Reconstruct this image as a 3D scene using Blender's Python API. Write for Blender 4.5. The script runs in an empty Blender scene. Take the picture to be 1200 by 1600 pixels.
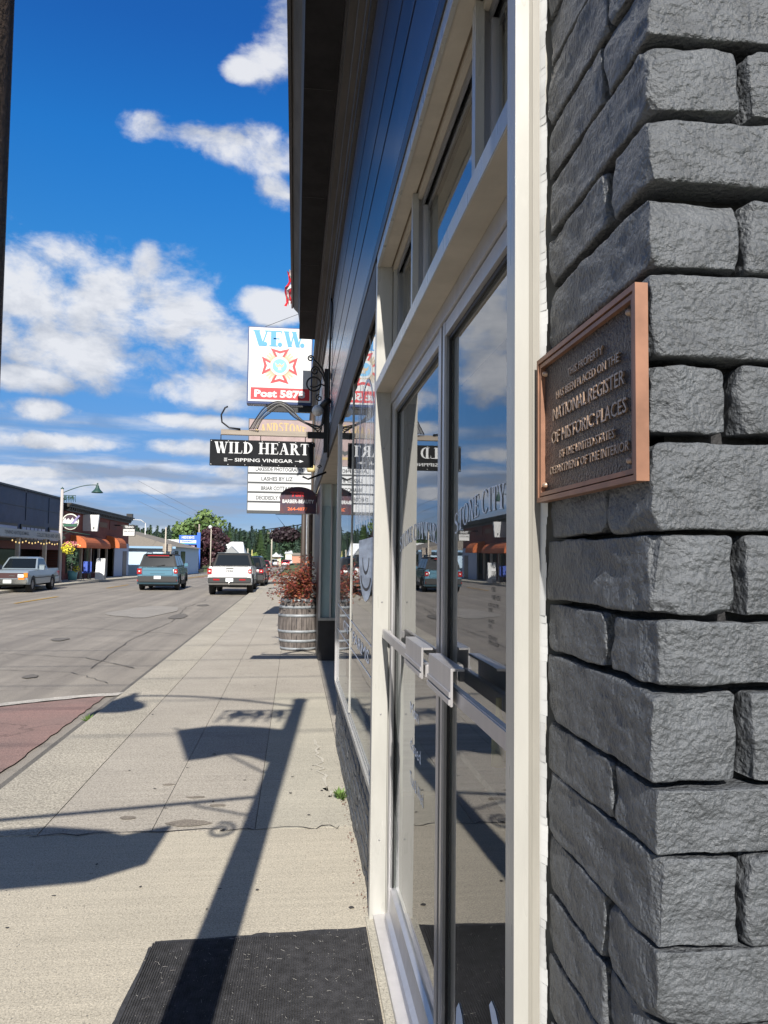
import bpy, bmesh, math, random
import numpy as np
from mathutils import Vector, Matrix, noise
R_ = math.radians
random.seed(7)
scn = bpy.context.scene
# ------------------------------------------------------------ camera
EYE = 1.6
YAW, PITCH, ROLL, FPX = R_(6.56), R_(3.42), R_(.69), 1200.0
FW = Vector((math.sin(YAW)*math.cos(PITCH), math.cos(YAW)*math.cos(PITCH), math.sin(PITCH)))
r0 = Vector((math.cos(YAW), -math.sin(YAW), 0)); u0 = r0.cross(FW)
RT = r0*math.cos(ROLL)+u0*math.sin(ROLL); UP = u0*math.cos(ROLL)-r0*math.sin(ROLL)
cam = bpy.data.cameras.new('camera'); cam_o = bpy.data.objects.new('camera', cam); scn.collection.objects.link(cam_o)
cam.sensor_fit = 'VERTICAL'; cam.sensor_height = 36; cam.lens = 27; cam.clip_start = .05; cam.clip_end = 5000
M_ = Matrix((RT, UP, -FW)).transposed().to_4x4(); M_.translation = (0, 0, EYE); cam_o.matrix_world = M_
scn.camera = cam_o
# ------------------------------------------------------------ sun and sky
SUN_EL, SUN_AZ = R_(34.4), R_(4.07)          # light travels towards +Y, a little towards +X
d = Vector((math.sin(SUN_AZ)*math.cos(SUN_EL), math.cos(SUN_AZ)*math.cos(SUN_EL), -math.sin(SUN_EL)))
sl = bpy.data.lights.new('sun', 'SUN'); sl.energy = 4.9; sl.angle = R_(.5); sl.color = (1, .945, .86)
so = bpy.data.objects.new('sun', sl); scn.collection.objects.link(so); so.rotation_euler = (-d).to_track_quat('Z', 'Y').to_euler()
scn.view_settings.view_transform = 'Standard'; scn.view_settings.look = 'None'
scn.view_settings.gamma = 1; scn.view_settings.use_curve_mapping = False
scn.view_settings.exposure = .62
W = bpy.data.worlds.new('World'); scn.world = W; W.use_nodes = True
nt = W.node_tree; nt.nodes.clear(); N = nt.nodes; LK = nt.links
def math_n(op, a, b=None, c=None, clamp=False):
    n = N.new('ShaderNodeMath'); n.operation = op; n.use_clamp = clamp
    for i, v in enumerate((a, b, c)):
        if v is None: continue
        if isinstance(v, (int, float)): n.inputs[i].default_value = v
        else: LK.new(v, n.inputs[i])
    return n.outputs[0]
sky = N.new('ShaderNodeTexSky'); sky.sky_type = 'NISHITA'; sky.sun_disc = False
sky.sun_elevation = SUN_EL; sky.sun_rotation = R_(180)+SUN_AZ; sky.ozone_density = 1.6; sky.dust_density = .25; sky.air_density = 1.15
tc = N.new('ShaderNodeTexCoord'); sep = N.new('ShaderNodeSeparateXYZ'); LK.new(tc.outputs['Generated'], sep.inputs[0])
az = math_n('MULTIPLY', math_n('ARCTAN2', sep.outputs[0], sep.outputs[1]), 180/math.pi)
el = math_n('MULTIPLY', math_n('ARCSINE', sep.outputs[2]), 180/math.pi)
def cloud_noise(dz, scale, detail, squash, rough=.56):
    m = N.new('ShaderNodeMapping'); m.inputs['Scale'].default_value = (1, 1, squash); m.inputs['Location'].default_value = (3.1, 1.7, dz)
    LK.new(tc.outputs['Generated'], m.inputs[0])
    n = N.new('ShaderNodeTexNoise'); n.inputs['Scale'].default_value = scale; n.inputs['Detail'].default_value = detail; n.inputs['Roughness'].default_value = rough
    n.inputs['Distortion'].default_value = .25
    LK.new(m.outputs[0], n.inputs[0]); return n.outputs[0]
# cumulus groups: azimuth, elevation, half width, half height in degrees
def dirdeg(px, py):
    v = (FW*FPX+RT*(px-600)-UP*(py-800)).normalized(); return math.degrees(math.atan2(v.x, v.y)), math.degrees(math.asin(v.z))
BL = []
for px, py, hw_, hh_ in ((40,465,130,100),(150,475,130,100),(260,495,100,100),(330,540,70,70),(228,418,34,44),(110,400,70,40),(50,590,90,26),(330,605,90,38),(400,560,70,50),(60,640,70,18),
                         (235,200,48,30),(295,212,80,34),(360,225,85,40),(420,245,70,44),(430,300,38,40),(425,90,46,55),(440,40,40,60),(385,110,35,22),(300,660,110,14),(90,690,110,14),(300,700,90,14),(200,760,220,12),(380,740,90,14),(60,740,90,12),(120,540,150,70),(420,480,60,30)):
    a0, e0 = dirdeg(px, py); a1, e1 = dirdeg(px+hw_, py); a2, e2 = dirdeg(px, py-hh_); BL.append((a0, e0, abs(a1-a0), abs(e2-e0)))
BL += [(-36,20,7,4),(-48,27,12,6),(-70,19,14,6),(25,20,11,7),(52,25,12,6),(95,22,16,8),(140,28,18,9),(-120,24,18,8),(180,30,22,8),(-95,36,12,6)]
fields = []
for dE in (0, 2.2):
  field = None
  for a0, e0, sa, se in BL:
    da = math_n('DIVIDE', math_n('SUBTRACT', az, a0), sa); de = math_n('DIVIDE', math_n('SUBTRACT', el, e0-dE), se)
    q = math_n('SUBTRACT', 1, math_n('ADD', math_n('MULTIPLY', da, da), math_n('MULTIPLY', de, de)))
    field = q if field is None else math_n('SMOOTH_MAX', field, q, .25)
  fields.append(math_n('MAXIMUM', field, -1.6))
field, fieldup = fields
n3 = cloud_noise(5.2, 17, 8, 1.5, .6)
n1 = cloud_noise(0, 6.0, 11, 1.8, .62); n1b = cloud_noise(.05, 6.0, 6, 1.8, .6)
cum = math_n('ADD', math_n('ADD', math_n('MULTIPLY', field, 1.0), math_n('MULTIPLY', math_n('SUBTRACT', n1, .5), 3.4)), math_n('MULTIPLY', math_n('SUBTRACT', n3, .5), 3.2))
mr1 = N.new('ShaderNodeMapRange'); mr1.interpolation_type = 'SMOOTHSTEP'; mr1.inputs['From Min'].default_value = -.30; mr1.inputs['From Max'].default_value = 1.05; LK.new(cum, mr1.inputs[0])
# low streaky decks towards the horizon
n2 = cloud_noise(1.3, 4.6, 8, 6.5, .6); n2b = cloud_noise(1.34, 4.6, 5, 6.5)
band = N.new('ShaderNodeMapRange'); band.inputs['From Min'].default_value = 13; band.inputs['From Max'].default_value = 7; LK.new(el, band.inputs[0])
band2 = N.new('ShaderNodeMapRange'); band2.inputs['From Min'].default_value = -1; band2.inputs['From Max'].default_value = 3.5; LK.new(el, band2.inputs[0])
st = N.new('ShaderNodeMapRange'); st.interpolation_type = 'SMOOTHSTEP'; st.inputs['From Min'].default_value = .40; st.inputs['From Max'].default_value = .66; LK.new(n2, st.inputs[0])
streak = math_n('MULTIPLY', math_n('MULTIPLY', st.outputs[0], band.outputs[0]), math_n('MULTIPLY_ADD', band2.outputs[0], .5, .3))
cover = math_n('MAXIMUM', math_n('MULTIPLY', mr1.outputs[0], .93), streak)
# light from above: thinner cloud above a point -> brighter
shade = math_n('MULTIPLY', math_n('SUBTRACT', n1b, n1), 3.2)
core = math_n('MULTIPLY', math_n('ADD', math_n('SUBTRACT', fieldup, field), .18), .72)
lit = math_n('SUBTRACT', math_n('SUBTRACT', .92, math_n('MAXIMUM', core, 0)), shade, clamp=True)
ccol = N.new('ShaderNodeMix'); ccol.data_type = 'RGBA'; LK.new(lit, ccol.inputs[0])
ccol.inputs[6].default_value = (3.0, 3.4, 4.2, 1); ccol.inputs[7].default_value = (7.3, 7.4, 7.7, 1)
mx = N.new('ShaderNodeMix'); mx.data_type = 'RGBA'
# air colour by height above the horizon (deep azure overhead, paler below), more neutral around the sun
hr = N.new('ShaderNodeValToRGB'); er_ = hr.color_ramp.elements
er_[0].position = 0; er_[0].color = (.33,.50,1.0,1); er_[1].position = 1; er_[1].color = (.11,.50,1.15,1)
for p_, c_ in ((.066,(.26,.40,.80)),(.14,(.30,.48,.80)),(.33,(.19,.70,1.15)),(.47,(.12,.70,1.34)),(.57,(.11,.57,1.26))): er_.new(p_).color = (*c_, 1)
LK.new(sep.outputs[2], hr.inputs[0])
dt = N.new('ShaderNodeVectorMath'); dt.operation = 'DOT_PRODUCT'; LK.new(tc.outputs['Generated'], dt.inputs[0]); dt.inputs[1].default_value = (-d)[:]
nf = N.new('ShaderNodeMapRange'); nf.inputs['From Min'].default_value = .1; nf.inputs['From Max'].default_value = .85; LK.new(dt.outputs['Value'], nf.inputs[0])
t1 = N.new('ShaderNodeMix'); t1.data_type = 'RGBA'; LK.new(nf.outputs[0], t1.inputs[0]); LK.new(hr.outputs[0], t1.inputs[6]); t1.inputs[7].default_value = (.62,.66,.74,1)
t3 = N.new('ShaderNodeVectorMath'); t3.operation = 'MULTIPLY'; LK.new(sky.outputs[0], t3.inputs[0]); LK.new(t1.outputs[2], t3.inputs[1])
LK.new(t3.outputs[0], mx.inputs[6]); LK.new(cover, mx.inputs[0]); LK.new(ccol.outputs[2], mx.inputs[7])
bg = N.new('ShaderNodeBackground'); bg.inputs[1].default_value = .075; LK.new(mx.outputs[2], bg.inputs[0])
wo = N.new('ShaderNodeOutputWorld'); LK.new(bg.outputs[0], wo.inputs[0])

# ------------------------------------------------------------ helpers
def ray(px, py): return FW*FPX + RT*(px-600) - UP*(py-800)
def onY(px, py, Y): v = ray(px, py); v = v*(Y/v.y); return Vector((v.x, v.y, v.z+EYE))
def onX(px, py, X): v = ray(px, py); v = v*(X/v.x); return Vector((v.x, v.y, v.z+EYE))
def gz(Y):
    if Y < 45: return 0.0
    if Y < 115: return -.6*(Y-45)/70
    return -.6

def tag(o, label=None, cat=None, group=None, kind=None):
    if label: o['label'] = label
    if cat: o['category'] = cat
    if group: o['group'] = group
    if kind: o['kind'] = kind
    return o
def empty(name, loc, label, cat, group=None, rz=0):
    o = bpy.data.objects.new(name, None); scn.collection.objects.link(o); o.location = loc; o.rotation_euler = (0, 0, rz)
    o.empty_display_size = .1
    return tag(o, label, cat, group)
def org(parent):
    v = Vector((0, 0, 0))
    while parent is not None: v += Vector(parent.location); parent = parent.parent
    return v
def link(name, me, mat, parent=None):
    o = bpy.data.objects.new(name, me)
    if mat is not None and not me.materials: me.materials.append(mat)
    scn.collection.objects.link(o); o.parent = parent; return o

class MB:
    """collects geometry in world (or parent-local) coordinates"""
    def __init__(s): s.v = []; s.f = []; s.sm = []
    def add(s, vs, fs, smooth=False):
        b = len(s.v); s.v += [tuple(p) for p in vs]; s.f += [tuple(b+i for i in f) for f in fs]; s.sm += [smooth]*len(fs); return s
    def box(s, x0, x1, y0, y1, z0, z1):
        if x0 > x1: x0, x1 = x1, x0
        if y0 > y1: y0, y1 = y1, y0
        if z0 > z1: z0, z1 = z1, z0
        v = [(x0,y0,z0),(x1,y0,z0),(x1,y1,z0),(x0,y1,z0),(x0,y0,z1),(x1,y0,z1),(x1,y1,z1),(x0,y1,z1)]
        return s.add(v, [(0,3,2,1),(4,5,6,7),(0,1,5,4),(1,2,6,5),(2,3,7,6),(3,0,4,7)])
    def bevbox(s, x0, x1, y0, y1, z0, z1, b=.004):
        bm = bmesh.new(); bmesh.ops.create_cube(bm, size=1)
        for v in bm.verts: v.co = Vector(((x0+x1)/2+v.co.x*(x1-x0), (y0+y1)/2+v.co.y*(y1-y0), (z0+z1)/2+v.co.z*(z1-z0)))
        bmesh.ops.bevel(bm, geom=bm.edges[:], offset=b, segments=2, affect='EDGES')
        bm.verts.index_update(); s.add([v.co[:] for v in bm.verts], [[v.index for v in f.verts] for f in bm.faces]); bm.free(); return s
    def quad(s, a, b, c, d_): return s.add([a, b, c, d_], [(0,1,2,3)])
    def prism(s, pts, o, u, v, w, depth, smooth=False):
        """2D polygon (ccw) in the frame (u,v) at o, extruded along w by depth"""
        o, u, v, w = Vector(o), Vector(u), Vector(v), Vector(w); n = len(pts)
        a = [o+u*p[0]+v*p[1] for p in pts]; b = [p+w*depth for p in a]
        fs = [tuple(range(n)), tuple(range(2*n-1, n-1, -1))]+[(i, i+n, (i+1) % n+n, (i+1) % n) for i in range(n)]
        b0 = len(s.v); s.v += [tuple(p) for p in a+b]; s.f += [tuple(b0+i for i in f) for f in fs]; s.sm += [False, False]+[smooth]*n; return s
    def tube(s, pts, r, n=8, cap=True, flat=False):
        pts = [Vector(p) for p in pts]; rs = r if isinstance(r, (list, tuple)) else [r]*len(pts)
        b = len(s.v); up = None; k = len(pts)
        for i, p in enumerate(pts):
            t = (pts[min(i+1, k-1)]-pts[max(i-1, 0)]).normalized()
            if up is None: up = t.orthogonal().normalized()
            up = (up - t*up.dot(t)); up = up.normalized() if up.length > 1e-6 else t.orthogonal().normalized()
            sd = t.cross(up)
            for j in range(n):
                a = 2*math.pi*j/n; s.v.append(tuple(p+(up*math.cos(a)+sd*math.sin(a))*rs[i]))
        for i in range(k-1):
            for j in range(n):
                s.f.append((b+i*n+j, b+i*n+(j+1) % n, b+(i+1)*n+(j+1) % n, b+(i+1)*n+j)); s.sm.append(not flat)
        if cap:
            s.f.append(tuple(b+j for j in range(n-1, -1, -1))); s.f.append(tuple(b+(k-1)*n+j for j in range(n))); s.sm += [False, False]
        return s
    def lathe(s, prof, o=(0,0,0), axis='z', n=20, a0=0, a1=2*math.pi, smooth=True):
        """prof: (radius, height)"""
        o = Vector(o); b = len(s.v); k = len(prof); full = abs(a1-a0-2*math.pi) < 1e-6; m = n if full else n+1
        for r, h in prof:
            for j in range(m):
                a = a0+(a1-a0)*j/n; c, t = r*math.cos(a), r*math.sin(a)
                s.v.append(tuple(o+(Vector((c,t,h)) if axis == 'z' else Vector((h,c,t)) if axis == 'x' else Vector((t,h,c)))))
        for i in range(k-1):
            for j in range(n):
                j2 = (j+1) % m if full else j+1
                s.f.append((b+i*m+j, b+i*m+j2, b+(i+1)*m+j2, b+(i+1)*m+j)); s.sm.append(smooth)
        return s
    def build(s, name, mat, parent=None, local=False, label=None):
        o = Vector((0,0,0)) if (local or parent is None) else org(parent)
        me = bpy.data.meshes.new(name); me.from_pydata([(p[0]-o.x, p[1]-o.y, p[2]-o.z) for p in s.v], [], s.f)
        me.polygons.foreach_set('use_smooth', s.sm); me.update()
        ob = link(name, me, mat, parent)
        if label: ob['label'] = label
        return ob

# ------------------------------------------------------------ materials
MATS = {}
def mat(name, col, rough=.6, metal=0, var=.0, vscale=6, bump=0, bscale=40, col2=None, spec=.5, detail=6, coat=0, stretch=(1,1,1), rvar=0):
    if name in MATS: return MATS[name]
    m = bpy.data.materials.new(name); m.use_nodes = True; t = m.node_tree; n = t.nodes; l = t.links; p = n['Principled BSDF']
    p.inputs['Base Color'].default_value = (*col, 1); p.inputs['Roughness'].default_value = rough; p.inputs['Metallic'].default_value = metal
    p.inputs['Specular IOR Level'].default_value = spec; p.inputs['Coat Weight'].default_value = coat; p.inputs['Coat Roughness'].default_value = .08
    if var or col2 or bump or rvar:
        tcn = n.new('ShaderNodeTexCoord'); mp = n.new('ShaderNodeMapping'); mp.inputs['Scale'].default_value = stretch; l.new(tcn.outputs['Object'], mp.inputs[0])
    if var or col2:
        nz = n.new('ShaderNodeTexNoise'); nz.inputs['Scale'].default_value = vscale; nz.inputs['Detail'].default_value = detail; nz.inputs['Roughness'].default_value = .62; l.new(mp.outputs[0], nz.inputs[0])
        rp = n.new('ShaderNodeValToRGB'); rp.color_ramp.elements[0].position = .32; rp.color_ramp.elements[1].position = .68
        c2 = col2 or tuple(c*(1-var) for c in col); c1 = col if col2 else tuple(min(1, c*(1+var)) for c in col)
        rp.color_ramp.elements[0].color = (*c2, 1); rp.color_ramp.elements[1].color = (*c1, 1)
        l.new(nz.outputs[0], rp.inputs[0]); l.new(rp.outputs[0], p.inputs['Base Color'])
    if rvar:
        n3 = n.new('ShaderNodeTexNoise'); n3.inputs['Scale'].default_value = vscale*1.7; l.new(mp.outputs[0], n3.inputs[0])
        mr = n.new('ShaderNodeMapRange'); mr.inputs['To Min'].default_value = max(0.02, rough-rvar); mr.inputs['To Max'].default_value = min(1, rough+rvar); l.new(n3.outputs[0], mr.inputs[0]); l.new(mr.outputs[0], p.inputs['Roughness'])
    if bump:
        n2 = n.new('ShaderNodeTexNoise'); n2.inputs['Scale'].default_value = bscale; n2.inputs['Detail'].default_value = 5; l.new(mp.outputs[0], n2.inputs[0])
        bp = n.new('ShaderNodeBump'); bp.inputs['Strength'].default_value = bump; bp.inputs['Distance'].default_value = .01; l.new(n2.outputs[0], bp.inputs['Height']); l.new(bp.outputs[0], p.inputs['Normal'])
    MATS[name] = m; return m
def glassmat(name, tint=(.9,.95,.93), ior=1.75, rough=.0, alpha_dark=0.0):
    """architectural pane: Fresnel mirror on the outer side, see-through otherwise"""
    m = bpy.data.materials.new(name); m.use_nodes = True; t = m.node_tree; n = t.nodes; l = t.links; n.clear()
    fr = n.new('ShaderNodeFresnel'); fr.inputs[0].default_value = ior
    g = n.new('ShaderNodeBsdfGlossy'); g.inputs['Roughness'].default_value = rough; g.inputs['Color'].default_value = (.97,.98,1,1)
    tr = n.new('ShaderNodeBsdfTransparent'); tr.inputs[0].default_value = (*tint, 1)
    tr2 = n.new('ShaderNodeBsdfTransparent'); geo = n.new('ShaderNodeNewGeometry')
    a = n.new('ShaderNodeMixShader'); l.new(fr.outputs[0], a.inputs[0]); l.new(tr.outputs[0], a.inputs[1]); l.new(g.outputs[0], a.inputs[2])
    b = n.new('ShaderNodeMixShader'); l.new(geo.outputs['Backfacing'], b.inputs[0]); l.new(a.outputs[0], b.inputs[1]); l.new(tr2.outputs[0], b.inputs[2])
    nz = n.new('ShaderNodeTexNoise'); nz.inputs['Scale'].default_value = 1.1; nz.inputs['Detail'].default_value = 1
    tcn = n.new('ShaderNodeTexCoord'); l.new(tcn.outputs['Object'], nz.inputs[0])
    bp = n.new('ShaderNodeBump'); bp.inputs['Strength'].default_value = .05; bp.inputs['Distance'].default_value = .02; l.new(nz.outputs[0], bp.inputs['Height']); l.new(bp.outputs[0], g.inputs['Normal'])
    o = n.new('ShaderNodeOutputMaterial'); l.new(b.outputs[0], o.inputs[0]); MATS[name] = m; return m
def emit(name, col, st):
    m = bpy.data.materials.new(name); m.use_nodes = True; p = m.node_tree.nodes['Principled BSDF']
    p.inputs['Base Color'].default_value = (*col, 1); p.inputs['Emission Color'].default_value = (*col, 1); p.inputs['Emission Strength'].default_value = st; return m
def ground_mat(name, c1, c2, speck, sscale, sw, bump, big=.9, rough=.9, stain=.35, cracks=0, grain=.6, lanes=(.25,9,1)):
    """concrete / asphalt: broad patches, fine aggregate specks, stains, optional cracks"""
    m = bpy.data.materials.new(name); m.use_nodes = True; t = m.node_tree; n = t.nodes; l = t.links; p = n['Principled BSDF']
    tcn = n.new('ShaderNodeTexCoord')
    def nz(sc, de=6, ro=.6, typ='ShaderNodeTexNoise', st=None):
        q = n.new(typ); q.inputs['Scale'].default_value = sc
        if typ == 'ShaderNodeTexNoise': q.inputs['Detail'].default_value = de; q.inputs['Roughness'].default_value = ro
        if st:
            mp = n.new('ShaderNodeMapping'); mp.inputs['Scale'].default_value = st; l.new(tcn.outputs['Object'], mp.inputs[0]); l.new(mp.outputs[0], q.inputs[0])
        else: l.new(tcn.outputs['Object'], q.inputs[0])
        return q
    def ramp(src, a, b, c0=(0,0,0), c1_=(1,1,1)):
        r = n.new('ShaderNodeValToRGB'); r.color_ramp.elements[0].position = a; r.color_ramp.elements[1].position = b
        r.color_ramp.elements[0].color = (*c0, 1); r.color_ramp.elements[1].color = (*c1_, 1); l.new(src, r.inputs[0]); return r.outputs[0]
    def mixc(f, a, b, mode='MIX'):
        q = n.new('ShaderNodeMix'); q.data_type = 'RGBA'; q.blend_type = mode
        for i, v in ((0, f), (6, a), (7, b)):
            if isinstance(v, (int, float)): q.inputs[i].default_value = v
            elif isinstance(v, tuple): q.inputs[i].default_value = (*v, 1)
            else: l.new(v, q.inputs[i])
        return q.outputs[2]
    base = ramp(nz(big, 7, .65).outputs[0], .3, .7, c2, c1)
    sp = ramp(nz(sscale, 3, .7).outputs[0], .5-sw, .5+sw, tuple(1-speck for _ in '123'), tuple(1+speck*.6 for _ in '123'))
    c = mixc(1.0, base, sp, 'MULTIPLY')
    gv = nz(sscale*2.2, typ='ShaderNodeTexVoronoi'); sx = n.new('ShaderNodeSeparateColor'); l.new(gv.outputs['Color'], sx.inputs[0])
    gr = n.new('ShaderNodeValToRGB'); ge = gr.color_ramp.elements; ge[0].position = .0; ge[0].color = (.42,.42,.43,1); ge[1].position = 1; ge[1].color = (1.28,1.26,1.2,1)
    for p_, v_ in ((.10,.5),(.16,.92),(.84,1.02),(.90,1.25)): ge.new(p_).color = (v_,v_,v_,1)
    l.new(sx.outputs[0], gr.inputs[0]); c = mixc(grain, c, mixc(1.0, c, gr.outputs[0], 'MULTIPLY'))
    tl = ramp(nz(3.0 if lanes[0] < 1 else .55, 5, .6, st=lanes).outputs[0], .35, .65, (.93,.93,.93) if lanes[0] < 1 else (.78,.78,.79), (1.04,1.04,1.04) if lanes[0] < 1 else (1.07,1.07,1.06)); c = mixc(1.0, c, tl, 'MULTIPLY')
    sta = ramp(nz(1.9, 8, .7).outputs[0], .56, .74); f = n.new('ShaderNodeMath'); f.operation = 'MULTIPLY'; l.new(sta, f.inputs[0]); f.inputs[1].default_value = stain
    c = mixc(f.outputs[0], c, tuple(x*.55 for x in c2))
    # small dark gum spots and pale flecks
    v = nz(5.5, typ='ShaderNodeTexVoronoi'); gum = ramp(v.outputs['Distance'], .035, .05, (1,1,1), (0,0,0)); g2 = n.new('ShaderNodeMath'); g2.operation = 'MULTIPLY'; l.new(gum, g2.inputs[0]); g2.inputs[1].default_value = .45
    c = mixc(g2.outputs[0], c, tuple(x*.4 for x in c2))
    if cracks:
        q = nz(.55, typ='ShaderNodeTexVoronoi'); q.feature = 'DISTANCE_TO_EDGE'
        ds = nz(1.6, 8, .7); va = n.new('ShaderNodeVectorMath'); va.operation = 'MULTIPLY_ADD'; l.new(ds.outputs['Color'], va.inputs[0]); va.inputs[1].default_value = (.7,.7,.7); l.new(tcn.outputs['Object'], va.inputs[2]); l.new(va.outputs[0], q.inputs[0])
        cr = ramp(q.outputs['Distance'], .004, .012, (1,1,1), (0,0,0)); g3 = n.new('ShaderNodeMath'); g3.operation = 'MULTIPLY'; l.new(cr, g3.inputs[0]); g3.inputs[1].default_value = cracks
        c = mixc(g3.outputs[0], c, tuple(x*.35 for x in c2))
    l.new(c, p.inputs['Base Color']); p.inputs['Roughness'].default_value = rough; p.inputs['Specular IOR Level'].default_value = .3
    b1 = n.new('ShaderNodeBump'); b1.inputs['Strength'].default_value = bump; b1.inputs['Distance'].default_value = .004; l.new(nz(sscale*.8, 4, .7).outputs[0], b1.inputs['Height']); l.new(b1.outputs[0], p.inputs['Normal'])
    MATS[name] = m; return m

concrete_new = ground_mat('sand concrete', (.53,.48,.385), (.45,.41,.33), .26, 120, .14, .5, stain=.10)
concrete_old = ground_mat('old grey concrete', (.455,.417,.355), (.375,.342,.292), .30, 70, .18, .6, stain=.35)
concrete_pale = ground_mat('pale concrete', (.50,.465,.38), (.40,.375,.31), .2, 90, .16, .4, stain=.15)
aggregate = ground_mat('exposed aggregate', (.50,.46,.38), (.38,.35,.29), .42, 62, .14, .8, stain=.2)
asphalt = ground_mat('worn asphalt', (.345,.312,.268), (.255,.232,.202), .35, 110, .15, .8, big=.35, stain=.3, cracks=.22, grain=.5, lanes=(4,.10,1))
asphalt_dark = ground_mat('asphalt patch', (.19,.178,.16), (.13,.122,.11), .35, 110, .15, .8, big=.6, stain=.2)
redpad = ground_mat('faded red crossing', (.33,.205,.18), (.25,.18,.16), .35, 110, .15, .8, big=1.3, stain=.5, cracks=.5)
roadwhite = ground_mat('worn white road paint', (.62,.58,.52), (.42,.40,.36), .35, 70, .15, .6, big=5, stain=.4)
roadyellow = ground_mat('worn yellow road paint', (.62,.36,.05), (.45,.27,.06), .3, 70, .15, .6, big=5, stain=.3)
grassland = ground_mat('dry grass land', (.14,.16,.06), (.08,.11,.04), .3, 20, .2, .4, big=.1)
dirt = mat('dark joint dirt', (.05,.045,.04), .95)
trimw = mat('cream painted aluminium', (.375,.37,.345), .30, var=.07, vscale=14, rvar=.12, spec=.6, stretch=(1,1,.18))
trimg = mat('greyer trim', (.25,.24,.215), .45, var=.12, vscale=20, stretch=(1,1,.12))  # darker, greyer tone for the bead strip next to the cream casing
alu = mat('brushed aluminium', (.50,.49,.50), .34, .55, var=.06, vscale=20, stretch=(1,1,.06), rvar=.08)
alud = mat('aged aluminium', (.30,.30,.305), .38, .8, var=.1, vscale=20, stretch=(1,1,.06))
gasket = mat('black rubber gasket', (.008,.008,.009), .5)
soffitp = mat('grimy cream paint', (.44,.40,.335), .7, var=.12, vscale=5, bump=.1, bscale=60)
navy = mat('glossy dark navy paint', (.030,.040,.070), .26, var=.25, vscale=3, bump=.04, bscale=7, spec=.6, stretch=(1,.25,1))
navytrim = mat('dark trim paint', (.014,.014,.018), .4, var=.3, bump=.25, bscale=40)
eavep = mat('dark weathered soffit paint', (.020,.020,.022), .8, spec=.15, var=.3, vscale=4, bump=.2, bscale=30)
eavep2 = mat('grey weathered trim paint', (.062,.058,.056), .6, var=.35, vscale=8, bump=.3, bscale=50, stretch=(1,.2,1))
brickp = mat('charcoal painted split stone', (.090,.097,.107), .44, var=.22, vscale=22, bump=.8, bscale=170, spec=.42, rvar=.12)
joint = mat('black mortar joint', (.012,.012,.014), .7, bump=.6, bscale=60)
copper = mat('copper bronze rim', (.25,.125,.078), .46, .3, var=.2, vscale=22)
bronze = mat('dark bronze ground', (.055,.045,.045), .36, .35, var=.3, vscale=60, bump=1, bscale=260, spec=.7)
letterb = mat('polished bronze lettering', (.38,.27,.20), .36, .5, var=.15, vscale=80)
black = mat('black paint', (.012,.012,.013), .45)
iron = mat('wrought iron black', (.014,.014,.016), .42, .3)
white = mat('white sign enamel', (.58,.595,.61), .35)
whitep = mat('white paint', (.58,.59,.59), .5, var=.05)
charc = mat('charcoal sign board', (.014,.015,.018), .75, spec=.12, var=.12)
cyan = mat('sky blue print', (.03,.25,.58), .4)
vred = mat('bright red print', (.52,.02,.03), .4)
vtan = mat('tan print', (.46,.38,.26), .5)
emblue = mat('emblem blue print', (.16,.42,.68), .4)
dblue = mat('dark blue sign case', (.012,.035,.13), .35)
greytx = mat('grey lettering', (.05,.055,.06), .5)
gold = mat('gold leaf lettering', (.45,.33,.14), .5)
taupe = mat('taupe sign board', (.31,.235,.23), .6, var=.15, vscale=5)
woodg = mat('weathered wood', (.27,.235,.20), .85, var=.3, vscale=10, bump=.3, bscale=50, stretch=(.1,1,1))
polebr = mat('brown painted pole', (.075,.052,.040), .55, col2=(.035,.026,.022), vscale=18, bump=.5, bscale=120)
decal = mat('frosted white decal', (.72,.78,.88), .5)
decalb = mat('black window lettering', (.02,.02,.022), .5)
matblk = mat('black ribbed rubber mat', (.040,.040,.043), .85, var=.5, vscale=30, bump=.6, bscale=170)
fluff = mat('pale lint', (.55,.53,.48), .9)
glass = glassmat('window glass', ior=3.5)
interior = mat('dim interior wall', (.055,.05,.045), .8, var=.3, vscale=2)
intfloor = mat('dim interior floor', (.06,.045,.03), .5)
curtain = mat('pale blue grey blind', (.72,.84,.88), .8, var=.08, vscale=3, stretch=(6,1,.3))
tyre = mat('tyre rubber', (.015,.015,.016), .8); rimm = mat('wheel alloy', (.35,.35,.36), .35, .7); rimd = mat('dark wheel alloy', (.04,.04,.045), .4, .5)
carglass = mat('dark car glass', (.008,.011,.014), .08, spec=.5)
tailred = mat('red tail lamp', (.34,.012,.018), .2); plate = mat('licence plate', (.65,.70,.72), .4); lampclear = mat('clear lamp lens', (.75,.75,.72), .15)
plastic = mat('grey black plastic', (.028,.029,.031), .6)
chrome = mat('chrome', (.6,.6,.6), .18, .95)

# ------------------------------------------------------------ text
_tc = {}
def text_geo(s, bold=0.0):
    if (s, bold) in _tc: return _tc[(s, bold)]
    cu = bpy.data.curves.new('t', 'FONT'); cu.body = s; cu.size = 1; cu.offset = bold; cu.resolution_u = 2
    o = bpy.data.objects.new('t', cu); scn.collection.objects.link(o); bpy.context.view_layer.update()
    me = o.to_mesh(); v = [(p.co.x, p.co.y) for p in me.vertices]; f = [tuple(p.vertices) for p in me.polygons]
    o.to_mesh_clear(); bpy.data.objects.remove(o); bpy.data.curves.remove(cu)
    _tc[(s, bold)] = (v, f); return v, f
def fit(v, w, h):
    xs = [p[0] for p in v]; ys = [p[1] for p in v]; x0, x1, y0, y1 = min(xs), max(xs), min(ys), max(ys)
    return [((p[0]-(x0+x1)/2)/(x1-x0)*w, (p[1]-(y0+y1)/2)/(y1-y0)*h) for p in v]
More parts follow.
